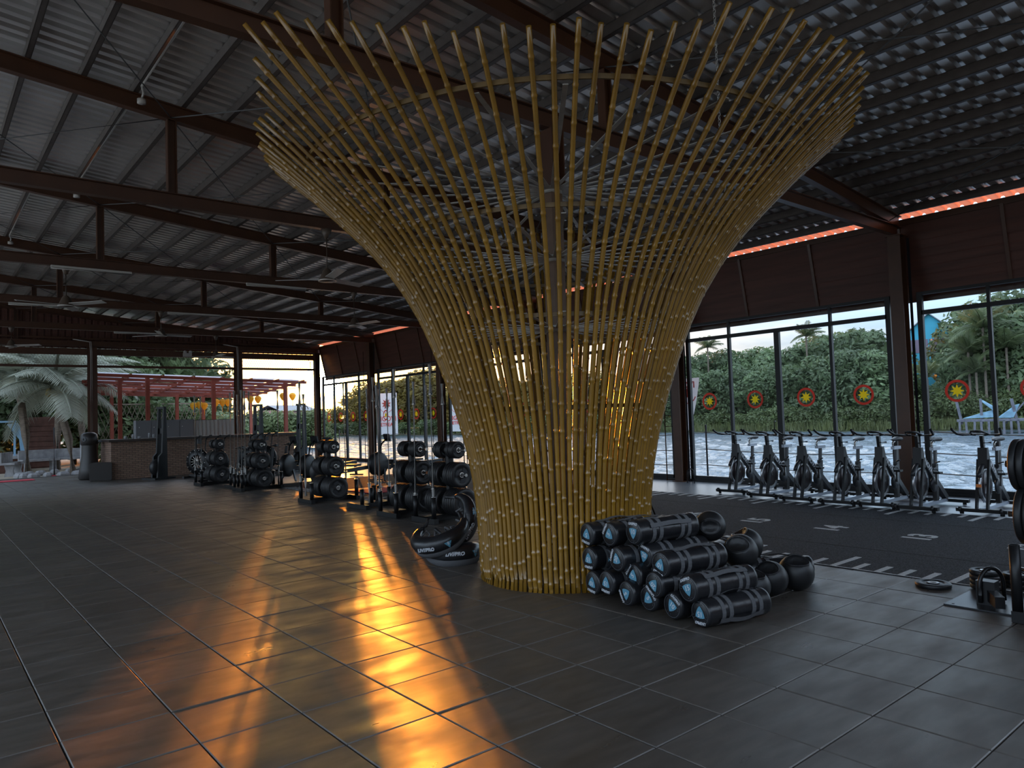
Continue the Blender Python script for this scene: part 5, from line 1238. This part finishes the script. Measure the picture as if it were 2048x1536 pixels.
gt.sort(key=lambda q: proj((q[0], q[1], 1))[0] if proj((q[0], q[1], 1)) else -9e9)
ordw = ['first', 'second', 'third', 'fourth', 'fifth', 'sixth', 'seventh', 'eighth', 'ninth', 'tenth', 'eleventh', 'twelfth', 'thirteenth', 'fourteenth', 'fifteenth', 'sixteenth', 'seventeenth', 'eighteenth', 'nineteenth', 'twentieth']
for k, (x, y, s_, z_) in enumerate(gt):
    put_tree('garden_tree', 'broad leafy garden tree beyond the open end, %s from the left' % ordw[k], 'tree', 'garden trees', TP_[rn.randrange(4)], x, y, -.1, (s_*1.1, s_*.95*z_), rn.uniform(0, 6))
# pergola
pg = thing('pergola', 'red steel pergola with clear roof sheets outside the open end', 'pergola', (5.2, 24.4, -.1))
for (x, y, h) in ((.15, 1.2, 3.35), (.95, .6, 3.55), (3.4, .9, 3.4), (6.2, .6, 3.3), (3.55, 6.6, 3.05), (4.7, 6.6, 3.05), (6.9, 6.6, 3.05), (.9, 6.6, 3.05)):
    b = MB(); b.bar((x, y, 0), (x, y, h), .13, .13, up=(0, 1, 0)); b.build('post', M_redp, pg)
def zp(y): return 3.50-.055*y
for k in range(7):
    y = .1+1.08*k; b = MB(); b.bar((-.9, y, zp(y)), (6.9, y, zp(y)-.25), .07, .11); b.build('beam', M_redp, pg)
for k in range(8):
    x = -.8+1.08*k; b = MB(); b.bar((x, 0, zp(0)+.02-.03*k), (x+.2, 6.8, zp(6.8)+.02-.03*k), .06, .08); b.build('rafter', M_redp, pg)
for k in range(7):
    for j in range(6):
        x = -.72+1.08*k; y = .16+1.08*j; z = zp(y)+.09-.032*k
        if (k+j) % 9 == 4: continue
        b = MB(); b.add([(x, y, z), (x+.98, y, z-.03), (x+.98, y+.98, z-.085), (x, y+.98, z-.055)], [(0, 1, 2, 3)]); b.add([(x, y, z+.006), (x+.98, y, z-.024), (x+.98, y+.98, z-.079), (x, y+.98, z-.049)], [(0, 1, 2, 3)]); b.build('roof_pane', M_polycarb, pg)
# bamboo lattice fence
b = MB(); x = 5.6
while x < 9.8:
    b.bar((x, 33.2, -.1), (x+1.1, 33.2, 2.6), .02, .02, up=(0, 1, 0)); b.bar((x+1.1, 33.23, -.1), (x, 33.23, 2.6), .02, .02, up=(0, 1, 0)); x += .22
lf = thing('lattice_fence', 'brown lattice fence behind the pergola', 'fence', (0, 0, 0)); tag(b.build('lattice', M_trunk, lf), kind='stuff')
b = MB(); b.bar((5.5, 33.2, 2.6), (11, 33.2, 2.6), .06, .06); b.build('top_rail', M_trunk, lf)
# lanterns
lm = None
LANT = [(387, 812, 30), (399, 810, 30), (409, 812, 30), (432, 805, 29), (445, 805, 29), (456, 805, 29), (501, 799, 28.5), (516, 799, 28.5), (566, 793, 27), (585, 793, 27)]
for k, (px, py, Y) in enumerate(LANT):
    p = on_y(px, py, Y); lab = 'yellow silk lantern with tassel hanging outside, %s from the left' % ('first', 'second', 'third', 'fourth', 'fifth', 'sixth', 'seventh', 'eighth', 'ninth', 'tenth')[k]
    if lm is None:
        lm = thing('silk_lantern', lab, 'lantern', p, 0, 'yellow silk lanterns')
        b = MB(); b.lathe([(.05, .16), (.11, .13), (.15, .06), (.13, -.03), (.06, -.15), (.03, -.17)], n=10, smooth=False); b.build('shade', M_lantern, lm)
        b = MB(); b.cyl((0, 0, -.17), (0, 0, -.42), .012, n=5); b.build('tassel', M_lantern, lm)
        b = MB(); b.cyl((0, 0, .15), (0, 0, 1.1), .005, n=4); b.build('string', M_cable, lm)
    else: copy_tree(lm, None, location=p, label=lab)
b = MB(); a = on_y(380, 794, 30.2); c = on_y(600, 775, 26.8); b.tube([a-a, (c-a)*.5+Vector((0, 0, -.1)), c-a], .012, 5); tag(b.build('lantern_wire', M_cable, None, a), 'dark wire carrying the yellow lanterns', 'wire')
# low pink house and hedge beyond
t_ = thing('pink_house', 'low pink house with pale roof far behind the lanterns', 'house', (*far_xy(575, 95), 0), R(20)); b = MB(); b.mm((-3, -2, 0), (3, 2, 3.1)); b.build('walls', M_pink, t_)
b = MB(); b.add([(-3.3, -2.4, 3.0), (3.3, -2.4, 3.0), (3.3, 0, 3.8), (-3.3, 0, 3.8), (-3.3, 2.4, 3.0), (3.3, 2.4, 3.0)], [(0, 1, 2, 3), (3, 2, 5, 4)]); b.build('roof', M_conc, t_)
for k, px in enumerate(range(500, 640, 22)):
    put_tree('garden_shrub', 'round green shrub in front of the pink house, %s from the left' % ordw[k], 'shrub', 'shrubs before the pink house', TB_[k % 3], *far_xy(px, 58), -.1, (1.1, .9), k*1.3)
# stage with pale blue frame, lodge wall, benches, planter
t_ = thing('garden_stage', 'low white-edged stage with a pale blue frame at the far left', 'stage', (-1.6, 30.0, -.1)); b = MB(); b.mm((-1.5, 0, 0), (4.55, 3, .55)); b.build('base', M_lodge, t_); b = MB(); b.mm((-1.5, -.1, .55), (4.6, 3, .66)); b.build('deck', M_whitecloth, t_)
for x in (3.1, 4.15): b = MB(); b.bar((x, .2, .66), (x, .2, 2.0), .07, .07, up=(0, 1, 0)); b.build('frame_post', M_paleblue, t_)
b = MB(); b.bar((-1.4, .2, 2.0), (4.2, .2, 2.0), .07, .07); b.build('frame_beam', M_paleblue, t_)
b = MB(); b.prism([(3.9, 1.9), (4.3, 1.3), (4.35, .66), (4.6, .66), (4.55, 1.4), (4.25, 1.95)], (0, .25, 0), (1, 0, 0), (0, 0, 1), .05); b.build('blue_cutout', M_paleblue, t_)
t_ = thing('lodge_wall', 'brown boarded lodge wall behind the left palms', 'wall', (3.25, 33.0, -.1)); b = MB(); b.mm((0, 0, 0), (1.2, .2, 2.2)); b.build('panel', M_lodge, t_)
for k in range(9): b = MB(); b.mm((-.02, -.03, .22*k+.05), (1.22, 0, .22*k+.25)); b.build('board', M_lodge, t_)
def bench(label, loc, rz):
    t_ = thing('stone_bench', label, 'bench', loc, rz, 'stone garden benches')
    b = MB(); b.mm((-.65, -.20, .42), (.65, .20, .50)); b.build('seat', M_conc, t_)
    for x in (-.45, .45): b = MB(); b.prism([(-.16, 0), (.16, 0), (.11, .2), (.16, .42), (-.16, .42), (-.11, .2)], (x-.05, 0, 0), (0, 1, 0), (0, 0, 1), .10); b.build('leg', M_conc, t_)
    b = MB(); b.mm((-.65, .20, .42), (.65, .27, .86)); b.build('backrest', M_conc, t_)
bench('grey stone garden bench nearest the hall at the left', (2.3, 27.8, -.1), R(70)); bench('grey stone garden bench right of the stage', (3.3, 29.6, -.1), R(15)); bench('grey stone garden bench behind the thin palm', (4.3, 29.8, -.1), R(-10))
t_ = thing('stone_planter', 'ring of rough stones around the palm roots', 'planter', (3.45, 25.9, -.1))
for k in range(16):
    a = 2*PI*k/16; b = MB(); r_ = rn.uniform(.14, .22); b.lathe([(.001, -.02), (r_, 0), (r_*1.05, .09), (r_*.7, .17), (.001, .19)], (1.15*math.cos(a), .95*math.sin(a), 0), (rn.uniform(-.2, .2), rn.uniform(-.2, .2), 1), 7, smooth=False); b.build('stone', M_conc, t_)
t_ = thing('entrance_mat', 'red entrance mat at the left end of the hall floor', 'mat', (1.2, 22.6, 0)); b = MB(); b.mm((-.6, -.35, .001), (1.15, .35, .016)); b.build('pad', M_redmat, t_)
t_ = thing('garden_pole', 'thin grey pole standing in front of the palms', 'pole', (3.20, 25.0, -.1)); b = MB(); b.cyl((0, 0, 0), (0, 0, 1.7), .025, n=8); b.build('shaft', M_bikegrey, t_); b = MB(); b.lathe([(.001, 0), (.16, 0), (.16, .05), (.03, .08)], n=12); b.build('foot', M_redmat, t_)
